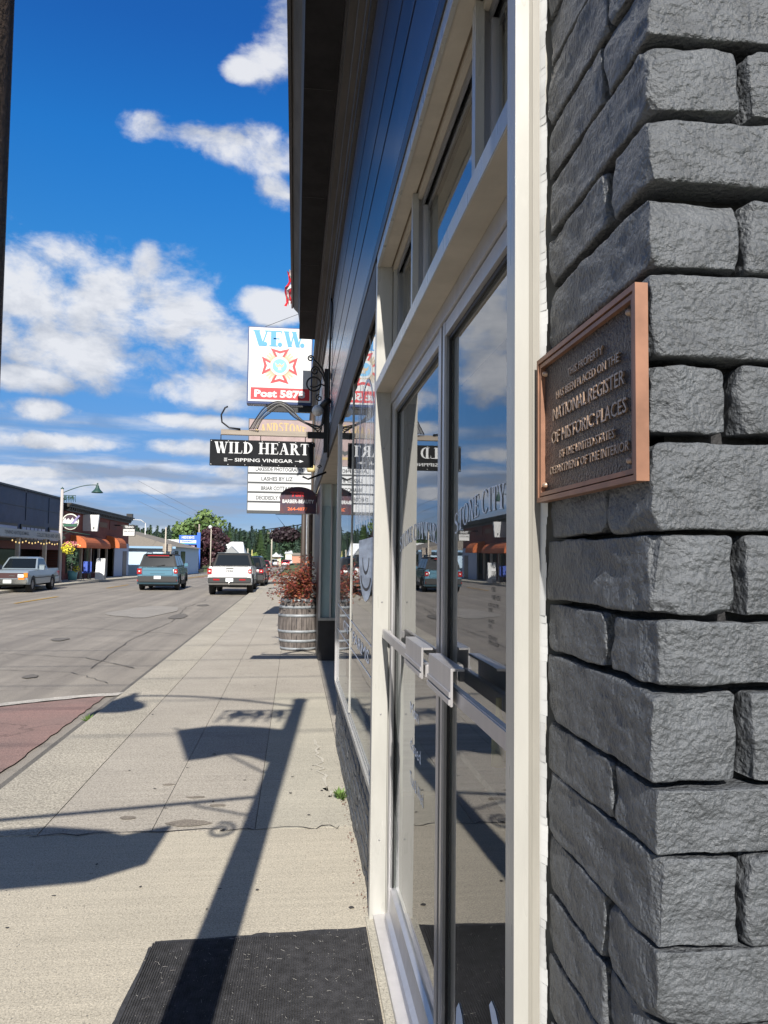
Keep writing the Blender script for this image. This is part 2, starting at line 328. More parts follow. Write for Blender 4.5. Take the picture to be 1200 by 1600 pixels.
def text(name, s, c, u, v, w, h, material, parent, bold=0.0, depth=0.0, warp=None, local=False):
    vs, fs = text_geo(s, bold); vs = fit(vs, w, h)
    if warp: vs = [warp(*p) for p in vs]
    c, u, v = Vector(c), Vector(u), Vector(v); n = u.cross(v); mb = MB(); k = len(vs)
    if depth <= 0: mb.add([c+u*p[0]+v*p[1] for p in vs], fs)
    else:
        P = [c+u*p[0]+v*p[1] for p in vs]; ed = {}
        for f in fs:
            for i in range(len(f)):
                a, b = f[i], f[(i+1) % len(f)]; ed[(a, b)] = ed.get((a, b), 0)+1
        side = [(a, b) for (a, b) in ed if (b, a) not in ed]
        mb.add([p+n*depth for p in P]+P, list(fs)+[(a+k, b+k, b, a) for a, b in side])
    return mb.build(name, material, parent, local)
UX, UY, UZ = Vector((1,0,0)), Vector((0,1,0)), Vector((0,0,1))

# serif capitals made of thick and thin strokes; each glyph: width, list of polygons (height 1)
def ring(cx, cy, rx, ry, tx, ty, a0, a1, n=18):
    out, inn = [], []
    for i in range(n+1):
        a = a0+(a1-a0)*i/n; c, s = math.cos(a), math.sin(a); out.append((cx+rx*c, cy+ry*s)); inn.append((cx+(rx-tx)*c, cy+(ry-ty)*s))
    return [[out[i], out[i+1], inn[i+1], inn[i]] for i in range(n)]
def glyph(ch, T=.2, t=.055):
    P = []
    R = lambda x0, x1, y0, y1: P.append([(x0,y0),(x1,y0),(x1,y1),(x0,y1)])
    D = lambda x0, y0, x1, y1, w: P.append([(x0-w/2,y0),(x0+w/2,y0),(x1+w/2,y1),(x1-w/2,y1)])
    def stem(x, w=T): R(x-w/2, x+w/2, 0, 1); R(x-w/2-.08, x+w/2+.08, 0, t); R(x-w/2-.08, x+w/2+.08, 1-t, 1)
    def tick(x, y0, y1): P.append([(x-.07,y0),(x,y0),(x,y1),(x-.02,y1)]) if y1 > y0 else P.append([(x-.02,y1),(x,y1),(x,y0),(x-.07,y0)])
    if ch == ' ': return .35, P
    if ch == '.': P.extend([[(.13+.12*math.cos(a), .12+.12*math.sin(a)) for a in [i*math.pi/7 for i in range(14)]]]); return .28, P
    if ch == 'I': stem(.2); w = .4
    elif ch in 'LEF':
        stem(.2); w = .68
        if ch in 'EF': R(.2, .62, 1-t, 1); tick(.64, 1-t, .74); R(.2, .5, .5-t/2, .5+t/2); R(.47, .5, .38, .62)
        if ch in 'LE': R(.2, .62, 0, t); tick(.66, t, .28)
        if ch == 'F': w = .64
    elif ch == 'T': stem(.36); R(.02, .70, 1-t, 1); tick(.70, 1-t, .72); P.append([(.02,.72),(.04,.72),(.09,1-t),(.02,1-t)]); w = .74
    elif ch == 'H': stem(.2); stem(.72); R(.2, .72, .5-t/2, .5+t/2); w = .92
    elif ch == 'N': D(.16, 0, .16, 1, t); R(.05, .28, 0, t); D(.72, 0, .2, 1, T); D(.72, 0, .72, 1, t); R(.62, .84, 1-t, 1); R(.05, .3, 1-t, 1); w = .86
    elif ch == 'M': D(.14, 0, .14, 1, t); R(.04, .26, 0, t); D(.5, .05, .22, 1, T); D(.5, .05, .8, 1, t); stem(.84); w = 1.05
    elif ch == 'A': D(.12, 0, .42, 1, t); D(.68, 0, .40, 1, T); R(.2, .6, .3, .3+t); R(.02, .26, 0, t); R(.5, .84, 0, t); w = .84
    elif ch == 'V': D(.42, 0, .16, 1, T); D(.44, 0, .70, 1, t); R(.0, .34, 1-t, 1); R(.58, .82, 1-t, 1); w = .82
    elif ch == 'W': D(.36, 0, .14, 1, T); D(.38, 0, .58, 1, t); D(.78, 0, .56, 1, T); D(.80, 0, 1.0, 1, t); R(.0, .3, 1-t, 1); R(.88, 1.12, 1-t, 1); R(.42, .70, 1-t, 1); w = 1.12
    elif ch == 'Y': D(.40, .45, .16, 1, T*.9); D(.42, .45, .66, 1, t); R(.31, .51, 0, .47); R(.22, .60, 0, t); R(0, .3, 1-t, 1); R(.56, .78, 1-t, 1); w = .78
    elif ch == 'D': stem(.2); P.extend(ring(.28, .5, .5, .5, T, t, -math.pi/2, math.pi/2)); w = .82
    elif ch in 'RP': stem(.2); P.extend(ring(.28, .74, .36, .26, T*.9, t, -math.pi/2, math.pi/2, 12)); w = .72
    elif ch in 'OC':
        P.extend(ring(.44, .5, .42, .52, T, t, 0 if ch == 'O' else .75, 2*math.pi if ch == 'O' else 2*math.pi-.65, 26)); w = .88
        if ch == 'C': R(.70, .74, .66, .9)
    elif ch == 'S':
        P.extend(ring(.36, .74, .28, .28, T*.6, t*1.2, .5, math.pi*1.35, 14)); P.extend(ring(.36, .26, .30, .28, T*.6, t*1.2, -math.pi*.82, math.pi*.42, 14))
        P.append([(.17,.60),(.30,.66),(.58,.42),(.47,.34)]); w = .72
    else: w = .5
    if ch == 'R': D(.70, 0, .42, .5, T*.95); R(.56, .86, 0, t); w = .84
    return w, P
def serif(name, s, c, u, v, w, h, material, parent, gap=.06, depth=.004, T=.2, t=.055, warp=None):
    x = 0; polys = []
    for ch in s:
        gw, P = glyph(ch, T, t)
        for p in P: polys.append([(x+a, b) for a, b in p])
        x += gw+gap
    x -= gap; c, u, v = Vector(c), Vector(u), Vector(v); n = u.cross(v); mb = MB()
    for i, p in enumerate(polys):
        q = [((a/x-.5)*w, (b-.5)*h) for a, b in p]
        if warp: q = [warp(*z) for z in q]
        ar = sum(q[k][0]*q[(k+1) % len(q)][1]-q[(k+1) % len(q)][0]*q[k][1] for k in range(len(q)))
        if ar < 0: q.reverse()
        mb.prism(q, c, u, v, n, depth*(1+.15*(i % 7)/7))
    return mb.build(name, material, parent)

# ------------------------------------------------------------ ground
def sheet(name, xs, ys, z, m, zf=None):
    mb = MB(); zz = lambda y: (zf(y) if zf else 0)+z
    for i in range(len(xs)-1):
        for j in range(len(ys)-1):
            mb.quad((xs[i],ys[j],zz(ys[j])),(xs[i+1],ys[j],zz(ys[j])),(xs[i+1],ys[j+1],zz(ys[j+1])),(xs[i],ys[j+1],zz(ys[j+1])))
    return tag(mb.build(name, m), kind='structure')
YS = [-30, 0, 20, 45, 60, 80, 100, 115, 160, 250, 420]
sheet('ground', [-900, -300, -60, 60, 300, 900], [-300, -100]+YS[1:]+[800, 1500], -.30, grassland, gz)
sheet('road', [-12.22, -1.93], YS, -.10, asphalt, gz)
def slab(name, x0, x1, y0, y1, z1, m, z0=-.25, parent=None):
    mb = MB()
    n = max(1, int((y1-y0)/12)); ys = [y0+(y1-y0)*i/n for i in range(n+1)]
    for a, b in zip(ys, ys[1:]):
        za, zb = gz(a)+z1, gz(b)+z1
        mb.quad((x0,a,za),(x1,a,za),(x1,b,zb),(x0,b,zb)); mb.quad((x0,a,z0+gz(a)),(x0,a,za),(x0,b,zb),(x0,b,z0+gz(b))); mb.quad((x1,a,za),(x1,a,z0+gz(a)),(x1,b,z0+gz(b)),(x1,b,zb))
    mb.quad((x0,y0,z0+gz(y0)),(x1,y0,z0+gz(y0)),(x1,y0,z1+gz(y0)),(x0,y0,z1+gz(y0))); mb.quad((x1,y1,z0+gz(y1)),(x0,y1,z0+gz(y1)),(x0,y1,z1+gz(y1)),(x1,y1,z1+gz(y1)))
    return tag(mb.build(name, m, parent), kind=None if parent else 'structure')
sw = tag(slab('sidewalk', -1.95, 1.45, -30, 75, -.014, dirt), kind='structure')
slab('paving_slab', -1.955, .384, -14, -2.5, 0, concrete_new, parent=sw)
slab('paving_slab', -1.955, .384, -2.488, 4.66, 0, concrete_new, parent=sw)
g = .004
for ya, yb in ((4.668, 9.2), (9.206, 12.15), (12.156, 15.6), (15.606, 19.0), (19.006, 24), (24.006, 30), (30.006, 40), (40.006, 58), (58.006, 75)):
    slab('aggregate_strip', -1.955, -1.43, ya, yb, .002, aggregate, parent=sw)
    for xa, xb, mm in ((-1.426, -.80, concrete_old), (-.796, -.205, concrete_old), (-.201, .384, concrete_pale if ya < 5 else concrete_old)):
        slab('paving_slab', xa, xb, ya, yb, 0, mm, parent=sw)
slab('entry_floor', .388, 1.4, 6.68, 12.05, .001, concrete_old, parent=sw)
slab('far_sidewalk', -14.6, -12.2, -10, 100, .02, concrete_pale)
# gutter strip of paler worn asphalt and a dark tar line along the kerb
sheet('gutter', [-2.12, -1.93], YS, -.094, asphalt_dark, gz)
# painted crossing and lane lines
def ragged(name, pts, z, m, parent=None):
    mb = MB(); P = []
    for i in range(len(pts)):
        a, b = Vector(pts[i]), Vector(pts[(i+1) % len(pts)]); L = (b-a).length; k = max(1, int(L/.12)) if L < 12 else 1
        for j in range(k):
            p = a.lerp(b, j/k); P.append((p.x+random.uniform(-.012,.012), p.y+random.uniform(-.02,.02), z))
    mb.add(P, [tuple(range(len(P)))]); return tag(mb.build(name, m), kind='structure')
ragged('red_crossing', [(-11.6,3.2),(-2.22,5.0),(-2.22,9.62),(-3.2,9.0),(-11.6,7.9)], -.088, redpad)
ragged('white_line', [(-2.08,9.62),(-2.06,9.84),(-2.65,9.62),(-3.3,9.16),(-11.6,8.1),(-11.6,7.9),(-3.3,8.96),(-2.5,9.5)], -.082, roadwhite)
for a, b in ((27.4,31.9),(40.2,45),(53.5,58)): ragged('yellow_dash', [(-9.46,a),(-9.34,a),(-9.26,b),(-9.38,b)], -.085, roadyellow)
sheet('yellow_line', [-8.95, -8.83], [60, 80, 100, 115, 160, 250], -.085, roadyellow, gz); sheet('yellow_line', [-8.60, -8.48], [60, 80, 100, 115, 160, 250], -.085, roadyellow, gz)
sheet('yellow_line', [-5.5, -5.38], [118, 160, 250], -.084, roadyellow, gz)
for x in (-11.4, -10.3): 
    for a in (66, 74, 84): sheet('white_dash', [x, x+.5], [a, a+2.6], -.085, roadwhite, gz)
sheet('red_crossing', [-8.2, -1.95], [66, 74], -.088, redpad, gz)
for k in range(7): sheet('white_dash', [-7.7+k*.85, -7.3+k*.85], [66.5, 68.2], -.083, roadwhite, gz)
for k in range(7): sheet('white_dash', [-7.7+k*.85, -7.3+k*.85], [72, 73.6], -.083, roadwhite, gz)
# ragged tar cracks and dark patches
def crack(pts, w, z, m, name='tar_crack'):
    mb = MB(); L = []; Rr = []
    P = []
    for a, b in zip(pts, pts[1:]):
        for j in range(8):
            q = Vector(a).lerp(Vector(b), j/8); P.append(Vector((q.x+random.gauss(0,.02), q.y+random.gauss(0,.02))))
    for i in range(len(P)-1):
        t = (P[i+1]-P[i]).normalized(); nn = Vector((-t.y, t.x)); ww = w*random.uniform(.4, 1.3)
        L.append(P[i]+nn*ww); Rr.append(P[i]-nn*ww)
    vs = [(p.x,p.y,z) for p in L]+[(p.x,p.y,z) for p in Rr]; k = len(L)
    mb.add(vs, [(k+i, k+i+1, i+1, i) for i in range(k-1)]); return tag(mb.build(name, m), kind='structure')
crack([(-2.35,12),(-3.4,13.2),(-5,13.8),(-7.4,14.1)], .012, -.086, asphalt_dark); crack([(-2.3,17),(-4.8,18.5),(-8.6,18.2)], .014, -.086, asphalt_dark)
crack([(-2.4,10.6),(-3.2,11.6),(-4.6,11.9),(-9,12.6)], .010, -.086, asphalt_dark); crack([(-3.0,12),(-3.25,16),(-3.1,20),(-3.5,26),(-3.3,32)], .010, -.086, asphalt_dark); crack([(-4.1,9.9),(-4.4,11.5),(-5.9,12.1),(-6.3,14)], .008, -.086, asphalt_dark); crack([(-2.2,21),(-4,21.6),(-7,21.2),(-9,22.2)], .012, -.086, asphalt_dark)

def stain(cx, cy, rx, ry, m, z=.0045):
    P = []
    for i in range(22):
        a = 2*math.pi*i/22; r = 1+.38*noise.noise(Vector((cx*7+math.cos(a)*1.2, cy*5+math.sin(a)*1.2, 0)))+random.uniform(-.07,.07); P.append((cx+rx*r*math.cos(a), cy+ry*r*math.sin(a), z))
    mb = MB(); mb.add(P, [tuple(range(22))]); return tag(mb.build('pavement_stain', m), kind='structure')
damp = ground_mat('damp stained concrete', (.27,.235,.195), (.21,.185,.155), .3, 90, .16, .4, stain=.4); gum = mat('trodden gum', (.06,.055,.05), .8); mortarp = ground_mat('pale cement smear', (.56,.53,.45), (.50,.47,.40), .2, 90, .16, .4)
stain(-.60,4.80,.13,.055,damp); stain(-.98,4.92,.05,.03,damp); stain(-.46,5.12,.05,.025,damp); stain(-.62,5.3,.06,.02,damp); stain(-.85,5.6,.04,.02,damp)
oil = ground_mat('oil darkened asphalt', (.20,.185,.165), (.15,.138,.125), .35, 110, .15, .8, stain=.4)
for ox, oy, oa, ob in ((-3.2,22,.25,.9),(-3.1,27,.2,.5),(-4.6,16,.15,.3),(-7.2,18,.3,1.2),(-5.6,13.5,.12,.25),(-3.6,11.2,.10,.16)): stain(ox,oy,oa,ob,oil,-.0865)
stain(-4.4,24,.9,2.6,ground_mat('paler road patch', (.36,.335,.30), (.30,.28,.25), .35, 110, .15, .8),-.0875)
for k in range(30):
    gx, gy = random.uniform(-1.4,.3), random.choice((random.uniform(3.5,6.5), random.uniform(4.7,12))); stain(gx, gy, random.uniform(.004,.014), random.uniform(.004,.014), gum, .005)
crack([(-1.43,4.663),(-.5,4.672),(.1,4.66),(.38,4.668)], .006, .0048, dirt, 'joint_crack'); crack([(.20,6.9),(.22,6.1),(.25,5.4),(.27,5.2)], .012, .0048, mortarp, 'cement_smear'); pass


# ------------------------------------------------------------ split stone
def rock(lx, ly, lz, amp, dens, seed, rnd=.0032, faces='xyz', chis=True):
    """rough faced block centred on the origin"""
    rng = random.Random(seed); nx, ny, nz_ = [max(2, int(q*dens)) for q in (lx, ly, lz)]
    V = {}; F = []; h = (lx/2, ly/2, lz/2); off = Vector((rng.uniform(0,99), rng.uniform(0,99), rng.uniform(0,99)))
    planes = []
    for _ in range(9 if chis else 0):
        nn = Vector((rng.gauss(0,.35), rng.gauss(0,.5), rng.gauss(0,.6))); nn += rng.choice([Vector((-1,0,0)), Vector((0,-1,0))])*1.0; nn.normalize()
        planes.append((nn, (abs(nn.x)*h[0]+abs(nn.y)*h[1]+abs(nn.z)*h[2])*rng.uniform(.88,.99)))
    def vert(i, j, k):
        key = (i, j, k)
        if key in V: return V[key][0]
        p = Vector((-h[0]+lx*i/nx, -h[1]+ly*j/ny, -h[2]+lz*k/nz_))
        c = Vector([max(-(h[a]-rnd), min(h[a]-rnd, p[a])) for a in range(3)]); dd = p-c; n_ = dd.normalized() if dd.length > 1e-9 else Vector((0,0,1))
        q = c+n_*rnd
        for nn, dd_ in planes:
            e = q.dot(nn)-dd_
            if e > 0: q = q - nn*min(e, amp*2.2)*.8
        f = noise.fractal(q*24+off, 1.0, 2.1, 5, noise_basis='PERLIN_ORIGINAL')*amp*.75 + noise.noise(q*9+off)*amp*.9 - max(0, abs(noise.noise(Vector((q.x*12,q.y*12,q.z*38))+off))-.12)*amp*1.1
        lockx = 1
        q = q+n_*f
        V[key] = (len(V), q); return V[key][0]
    for i in range(nx):
        for j in range(ny): F.append((vert(i,j,nz_),vert(i+1,j,nz_),vert(i+1,j+1,nz_),vert(i,j+1,nz_))); F.append((vert(i,j,0),vert(i,j+1,0),vert(i+1,j+1,0),vert(i+1,j,0)))
    for i in range(nx):
        for k in range(nz_): F.append((vert(i,0,k),vert(i+1,0,k),vert(i+1,0,k+1),vert(i,0,k+1)))
    for j in range(ny):
        for k in range(nz_): F.append((vert(0,j+1,k),vert(0,j,k),vert(0,j,k+1),vert(0,j+1,k+1))); F.append((vert(nx,j,k),vert(nx,j+1,k),vert(nx,j+1,k+1),vert(nx,j,k+1)))
    vs = [None]*len(V)
    for idx, q in V.values(): vs[idx] = q
    return vs, F

# ------------------------------------------------------------ the shop building
shop = empty('storefront_building', (.39, .82, 0), 'dark navy sided shop with cream framed glass doors and a charcoal stone corner pier', 'building')
K = 1.183                       # pier and plaque are laid out at 1:1.183 about eye height, then enlarged
def KM(x, y, z): return Vector((x*K, y*K, EYE+(z-EYE)*K))
def kbox(mb, x0, x1, y0, y1, z0, z1): a_, b_ = KM(x0,y0,z0), KM(x1,y1,z1); return mb.box(a_.x,b_.x,a_.y,b_.y,a_.z,b_.z)
XS = .335; YC = .69
CZ = [(2.108,2.042),(2.032,1.971),(1.955,1.885),(1.876,1.798),(1.788,1.725),(1.714,1.631),(1.624,1.55),(1.542,1.485),(1.476,1.394),(1.387,1.329),(1.324,1.246),(1.242,1.175)]
courses = [(b, a) for a, b in CZ]+[(2.118,2.185)]
z = 2.193; i = 0
while z < 2.76: hh = (.075,.06)[i % 2]; courses.append((z, min(z+hh, 2.77))); z += hh+.009; i += 1
z = 1.168; i = 0
while z > .27: hh = (.066,.078)[i % 2]; courses.append((max(z-hh, .25), z)); z -= hh+.008; i += 1
courses.sort()
def add_brick(x0, x1, y0, y1, z0, z1, amp, dens, seed, parent=shop, mm=brickp):
    vs, F = rock(x1-x0, y1-y0, z1-z0, amp, dens, seed); c = KM((x0+x1)/2, (y0+y1)/2, (z0+z1)/2); o = org(parent)
    me = bpy.data.meshes.new('brick'); me.from_pydata([v[:] for v in vs], [], F); me.polygons.foreach_set('use_smooth', [True]*len(F)); me.update()
    ob = link('brick', me, mm, parent); ob.location = c-o; ob.scale = (K,K,K); return ob
for ci, (z0, z1) in enumerate(courses):
    near = 1.0 < z1 < 2.35; dn = 430 if near else 130; amp = .0030
    zm = (z0+z1)/2; south_joint = any(abs(zm-q) < .02 for q in (2.066,1.92,1.757,1.587,1.435,1.285)) if near else ci % 2 == 0
    jx = XS+.088+random.uniform(-.006,.008); e = .0012
    if south_joint:
        add_brick(XS, jx-.003, YC, YC+.303, z0-e, z1+e, amp, dn, ci*7+1)
        add_brick(jx+.0045, jx+.21, YC, YC+.11, z0-e, z1+e, amp, dn, ci*7+2)
    else:
        jy = YC+.105+random.uniform(-.01,.015)
        add_brick(XS, XS+.225, YC, jy-.0035, z0-e, z1+e, amp, dn, ci*7+3)
        add_brick(XS, XS+.09, jy+.0035, YC+.303, z0-e, z1+e, amp, dn, ci*7+4)
    xx = (jx+.218) if south_joint else XS+.232
    while xx < .95:
        x2 = min(xx+.19, .97); add_brick(xx, x2, YC, YC+.1, z0-e, z1+e, amp, 110, ci*7+6); xx = x2+.008
kbox(MB(), XS+.030, .98, YC+.036, .985, .24, 2.78).build('mortar', joint, shop)
# casing on the stone side (stepped cream profile) and caulk
c_ = MB(); c_.prism([(x*K,y*K) for x,y in ((.291,1.0),(.3105,1.0),(.3105,1.012),(.44,1.012),(.44,1.040),(.291,1.040))], (0,0,0), UX, UY, UZ, 3.02); c_.build('door_casing', trimw, shop)
c_ = MB(); c_.prism([(x*K,y*K) for x,y in ((.3118,1.004),(.3165,1.0045),(.318,1.0075),(.328,1.0075),(.328,1.0115),(.3118,1.0115))], (0,0,0), UX, UY, UZ, 3.02); c_.build('casing_bead', trimg, shop)
ck = MB(); zz = 0
while zz < 3.0:
    h_ = .012; w_ = .0012*math.sin(zz*23)+.001*math.sin(zz*61)+.0006*math.sin(zz*140); ck.add([(.3885,1.199,zz),(.3955+w_,1.180,zz),(.3955+w_,1.180,zz+h_),(.3885,1.199,zz+h_)], [(0,1,2,3)]); zz += h_
ck.build('caulk_bead', mat('white caulk', (.72,.73,.73), .5, var=.1), shop)
# far door post
XP = .355
fp = MB(); fp.prism([(XP,3.467),(.425,3.467),(.425,3.475),(.445,3.475),(.445,3.482),(.50,3.482),(.50,3.525),(XP,3.525)], (0,0,0), UX, UY, UZ, 2.98); fp.build('door_casing', trimw, shop)
MB().box(.4255,.4275,3.4735,3.4765,.02,2.3).build('groove', gasket, shop)
# header and transom
YN = 1.2315; YF = 3.4665
MB().box(XP, .430, YN, YF, 2.361, 2.405).build('door_header', trimw, shop)
MB().box(.431, .52, YN, 3.48, 2.352, 2.42).build('header_backing', soffitp, shop)
MB().box(XP+.0015, .4295, YN, YF, 2.3575, 2.3605).build('header_underside', soffitp, shop)
MB().box(XP-.002, .366, YN, YF, 2.942, 2.995).build('transom_head', trimw, shop)
MB().box(.3665, .419, YN, YF, 2.946, 2.99).build('transom_soffit', soffitp, shop)
MB().box(.4195, .427, YN, YF, 2.952, 2.99).build('transom_soffit', mat('dirty brown paint', (.17,.13,.09), .8), shop)
MB().box(.4275, .442, YN, YF, 2.925, 2.99).build('transom_soffit', soffitp, shop)
for a, b, zt in ((.4425,.448,2.90),(.4485,.454,2.915),(.4625,.468,2.88)): MB().box(a, b, YN, 3.48, zt, 2.99).build('transom_track', alud, shop)
MB().box(.431, .49, YN, 3.48, 2.4205, 2.436).build('transom_sill', trimw, shop)
for yc in (1.74, 2.73):
    MB().box(.408, .430, yc, yc+.035, 2.4055, 2.9445).build('transom_mullion', trimw, shop); MB().box(.4305, .446, yc+.006, yc+.03, 2.4365, 2.924).build('transom_mullion', alud, shop); MB().box(.4465, .47, yc-.01, yc+.03, 2.4365, 2.90).build('transom_mullion', alu, shop)
MB().box(.431,.445,3.43,3.466,2.437,2.924).build('transom_mullion', trimw, shop); MB().box(.4455,.47,3.40,3.466,2.437,2.899).build('transom_mullion', alud, shop)
for ya, yb in ((YN,1.729),(1.771,2.719),(2.761,3.399)): MB().box(.455, .459, ya, yb, 2.4365, 2.899).build('transom_pane', glass, shop)
# doors
def door(y0, y1, label, strike, sa=.060, sb=.060):
    dr = MB(); x0, x1 = .430, .475
    dr.box(x0, x1, y0, y0+sa, .032, 2.305); dr.box(x0, x1, y1-sb, y1, .032, 2.305); dr.box(x0+.002, x1-.002, y0+sa, y1-sb, 2.262, 2.303)
    o = dr.build('glass_door', alu, shop); o['label'] = label
    br = MB(); br.prism([(.414,.032),(.475,.032),(.475,.175),(.452,.175),(.438,.165),(.433,.075),(.416,.062)], (0,y0+sa,0), UX, UZ, UY, y1-y0-sa-sb); br.build('bottom_rail', alu, o)
    for q in (y0+sa, y1-sb-.008): MB().box(.444,.4515,q,q+.008,.175,2.262).build('gasket', gasket, o)
    MB().box(.444,.4515,y0+sa+.008,y1-sb-.008,2.250,2.262).build('gasket', gasket, o)
    MB().box(.452, .457, y0+sa, y1-sb, .172, 2.262).build('pane', glass, o)
    for q in (y0+sa, y1-sb-.006): MB().box(.436,.4435,q,q+.006,.176,2.262).build('glazing_bead', alud, o)
    ya, yb = (y0+.02, y1-.02)
    MB().bevbox(.394,.413,ya,yb,1.243,1.283,.003).build('push_bar', alu, o)
    for q in (ya+.01, yb-.04): MB().bevbox(.4135,.4295,q,q+.03,1.248,1.278,.002).build('bar_bracket', alu, o)
    p0, p1 = strike
    pl = MB(); pl.bevbox(.378,.384,p0,p1,1.243,1.335,.001); pl.box(.3842,.412,p0,p1,1.3285,1.3345); pl.bevbox(.373,.3778,p0,p1,1.247,1.261,.001); pl.bevbox(.374,.3778,p0,p1,1.265,1.279,.001); pl.build('push_plate', alu, o)
    MB().box(.3775,.3778,p0,p1,1.262,1.264).build('plate_groove', gasket, o)
    return o
dA = door(2.268, 3.452, 'far leaf of the pair of aluminium framed glass doors', (2.272, 2.60), .042, .060)
dB = door(1.232, 2.242, 'near leaf of the pair of aluminium framed glass doors', (1.84, 2.148), .060, .026)
MB().box(.433,.47,2.2435,2.2665,.03,2.305).build('meeting_strip', gasket, shop)
MB().box(.4285,.4295,1.236,1.242,1.19,1.30).build('lock_slot', gasket, dB)
MB().box(.424,.50,YN,3.48,2.3065,2.356).build('door_frame_head', alu, shop)
MB().box(.372,.52,YN,3.48,.003,.030).build('threshold', alu, shop)
MB().box(.340,.3715,1.19,3.50,-.02,.010).build('threshold_strip', concrete_pale, shop)
for q_, z_ in ((3.467,2.1),(3.467,1.4),(3.467,.9),(3.467,.35)):
    m_ = MB(); m_.lathe([(0,-.0025),(.003,-.002),(.0042,0)], (.395,q_,z_), axis='y', n=10); m_.build('frame_screw', alud, shop)
# window bay between door post and recessed entry
Y0w, Y1w = 3.526, 6.62; SX = XP
sill = MB(); sill.box(SX,SX+.012,Y0w,Y1w,.53,.560); sill.box(SX+.012,SX+.018,Y0w,Y1w,.535,.575); sill.box(SX+.018,.46,Y0w,Y1w,.54,.588); sill.build('window_sill', trimw, shop)
MB().box(.373,.377,Y0w,Y1w-.02,.588,2.79).build('display_pane', glass, shop)
MB().box(.366,.3725,5.08,5.095,.588,2.79).build('pane_joint', trimw, shop)
jm = MB(); jm.box(SX,.372,Y1w,Y1w+.06,.56,2.79); jm.box(.3725,.40,Y1w-.008,Y1w+.06,.56,2.79); jm.box(.4005,.45,Y1w,Y1w+.06,.56,2.79); jm.build('window_jamb', alu, shop)
hd = MB(); hd.box(SX-.002,.365,Y0w,Y1w+.06,2.76,2.995); hd.box(.3655,.372,Y0w,Y1w+.06,2.785,2.99); hd.box(.3725,.46,Y0w,Y1w+.06,2.80,2.99); hd.build('window_head', eavep2, shop)
MB().box(.3785,.397,6.6105,6.6115,.98,1.22).build('jamb_label', black, shop); MB().box(.3770,.3985,6.6116,6.6119,.97,1.23).build('jamb_label_edge', whitep, shop)
XG = .3718
def arc_strip(yc, z0, hw, hh, th, n=16, up=False, mb=None):
    for i in range(n):
        a0, a1 = math.pi*i/n, math.pi*(i+1)/n; s_ = 1 if up else -1
        f = lambda a, k: (yc+hw*k*math.cos(a), z0+s_*hh*k*math.sin(a))
        q = [f(a0,1), f(a1,1), f(a1,1-th), f(a0,1-th)]; mb.add([(XG-.0005,)+p for p in q], [(0,1,2,3)])
bg_ = MB(); yc = 4.05
for i in range(14):   # tall tumbler tapering to a rounded foot
    za, zb = 1.70-.0235*i, 1.70-.0235*(i+1); wa, wb = [.44*math.sqrt(max(0, 1-((1.70-q)/.33)**2.4)) for q in (za, zb)]
    bg_.add([(XG-.0004,yc-wa,za),(XG-.0004,yc+wa,za),(XG-.0004,yc+wb,zb),(XG-.0004,yc-wb,zb)], [(0,1,2,3)])
bg_.build('glass_decal', mat('frosted film', (.62,.68,.76), .6, var=.35, vscale=5, stretch=(1,.3,3)), shop)
ar = MB(); arc_strip(yc, 1.50, .30, .075, .2, mb=ar); arc_strip(yc, 1.60, .2, .09, .2, mb=ar); ar.build('glass_decal', decalb, shop)
ar = MB(); arc_strip(4.15, 1.95, .55, .62, .03, 24, up=True, mb=ar); arc_strip(4.15, 1.95, .40, .9, .02, 24, up=True, mb=ar)
for k in range(16): yk = 3.65+k*.075; ar.box(XG-.0004, XG-.0001, yk, yk+.006+.01*(k % 3 == 0), 1.80-.03*(k % 2), 2.65-.07*(k % 4))
ar.build('line_decal', decal, shop)
for za, zb in ((1.206,1.178),(1.00,1.032)):
    l_ = MB(); l_.add([(XG-.0004,6.59,za),(XG-.0004,Y0w,zb),(XG-.0004,Y0w,zb-.008),(XG-.0004,6.59,za-.008)], [(0,1,2,3)]); l_.build('ribbon_decal', decal, shop)
text('window_lettering', 'CITY FARMS', (XG-.0006, 4.8, 1.105), (0,-1,0), UZ, 2.0, .07, decal, shop, bold=.01)
XD = .4505
def arch(k, w): return lambda x, y: (x, y+k*(1-(2*x/w)**2))
serif('door_lettering', 'STONE CITY FARMS', (XD, 2.79, 1.655), (0,-1,0), UZ, 1.02, .060, decal, dA, T=.13, t=.05, depth=.0006, warp=arch(.045, 1.02))
serif('door_lettering', 'STONE CITY FARMS', (XD, 1.722, 1.695), (0,-1,0), UZ, .86, .056, decal, dB, T=.13, t=.05, depth=.0006, warp=arch(.045, .86))
def lines(par, rows, y, z, h, step, m=decalb):
    for k, s_ in enumerate(rows):
        if s_: text('small_lettering', s_, (XD, y-len(s_)*h*.35, z-k*step), (0,-1,0), UZ, len(s_)*h*.7, h, m, par)
lines(dB, ['FULL BAR', 'DOORS', 'NEW LOCAL', 'MENU', 'WINE HOUR'], 1.735, 1.585, .0115, .018, decalb)
lines(dB, ['OLIVE OIL 375ML', '500 ML', '', 'BALSAMIC', '250ML', '', 'AFRICAN HONEY', 'SIPPING VINEGAR'], 1.765, 1.495, .0085, .0125, decalb)
for k, s_ in enumerate(['Mon', 'closed', 'Tue & Wed']): text('script_lettering', s_, (XD, 2.86-.03*k, 1.03-.13*k), (0,-1,0), (0,.25,1), .20+.05*k, .045, decal, dA)
def blob(y, z, pts):
    o = MB(); o.prism(pts, (XD,y,z), (0,-1,0), UZ, (-1,0,0), .0006); o.build('logo_decal', decal, dB)
lobe = [(-.03,-.20),(-.028,-.10),(-.02,-.03),(0,0),(.025,-.012),(.045,-.05),(.06,-.075),(.085,-.052),(.11,-.045),(.145,-.075),(.165,-.13),(.17,-.20)]
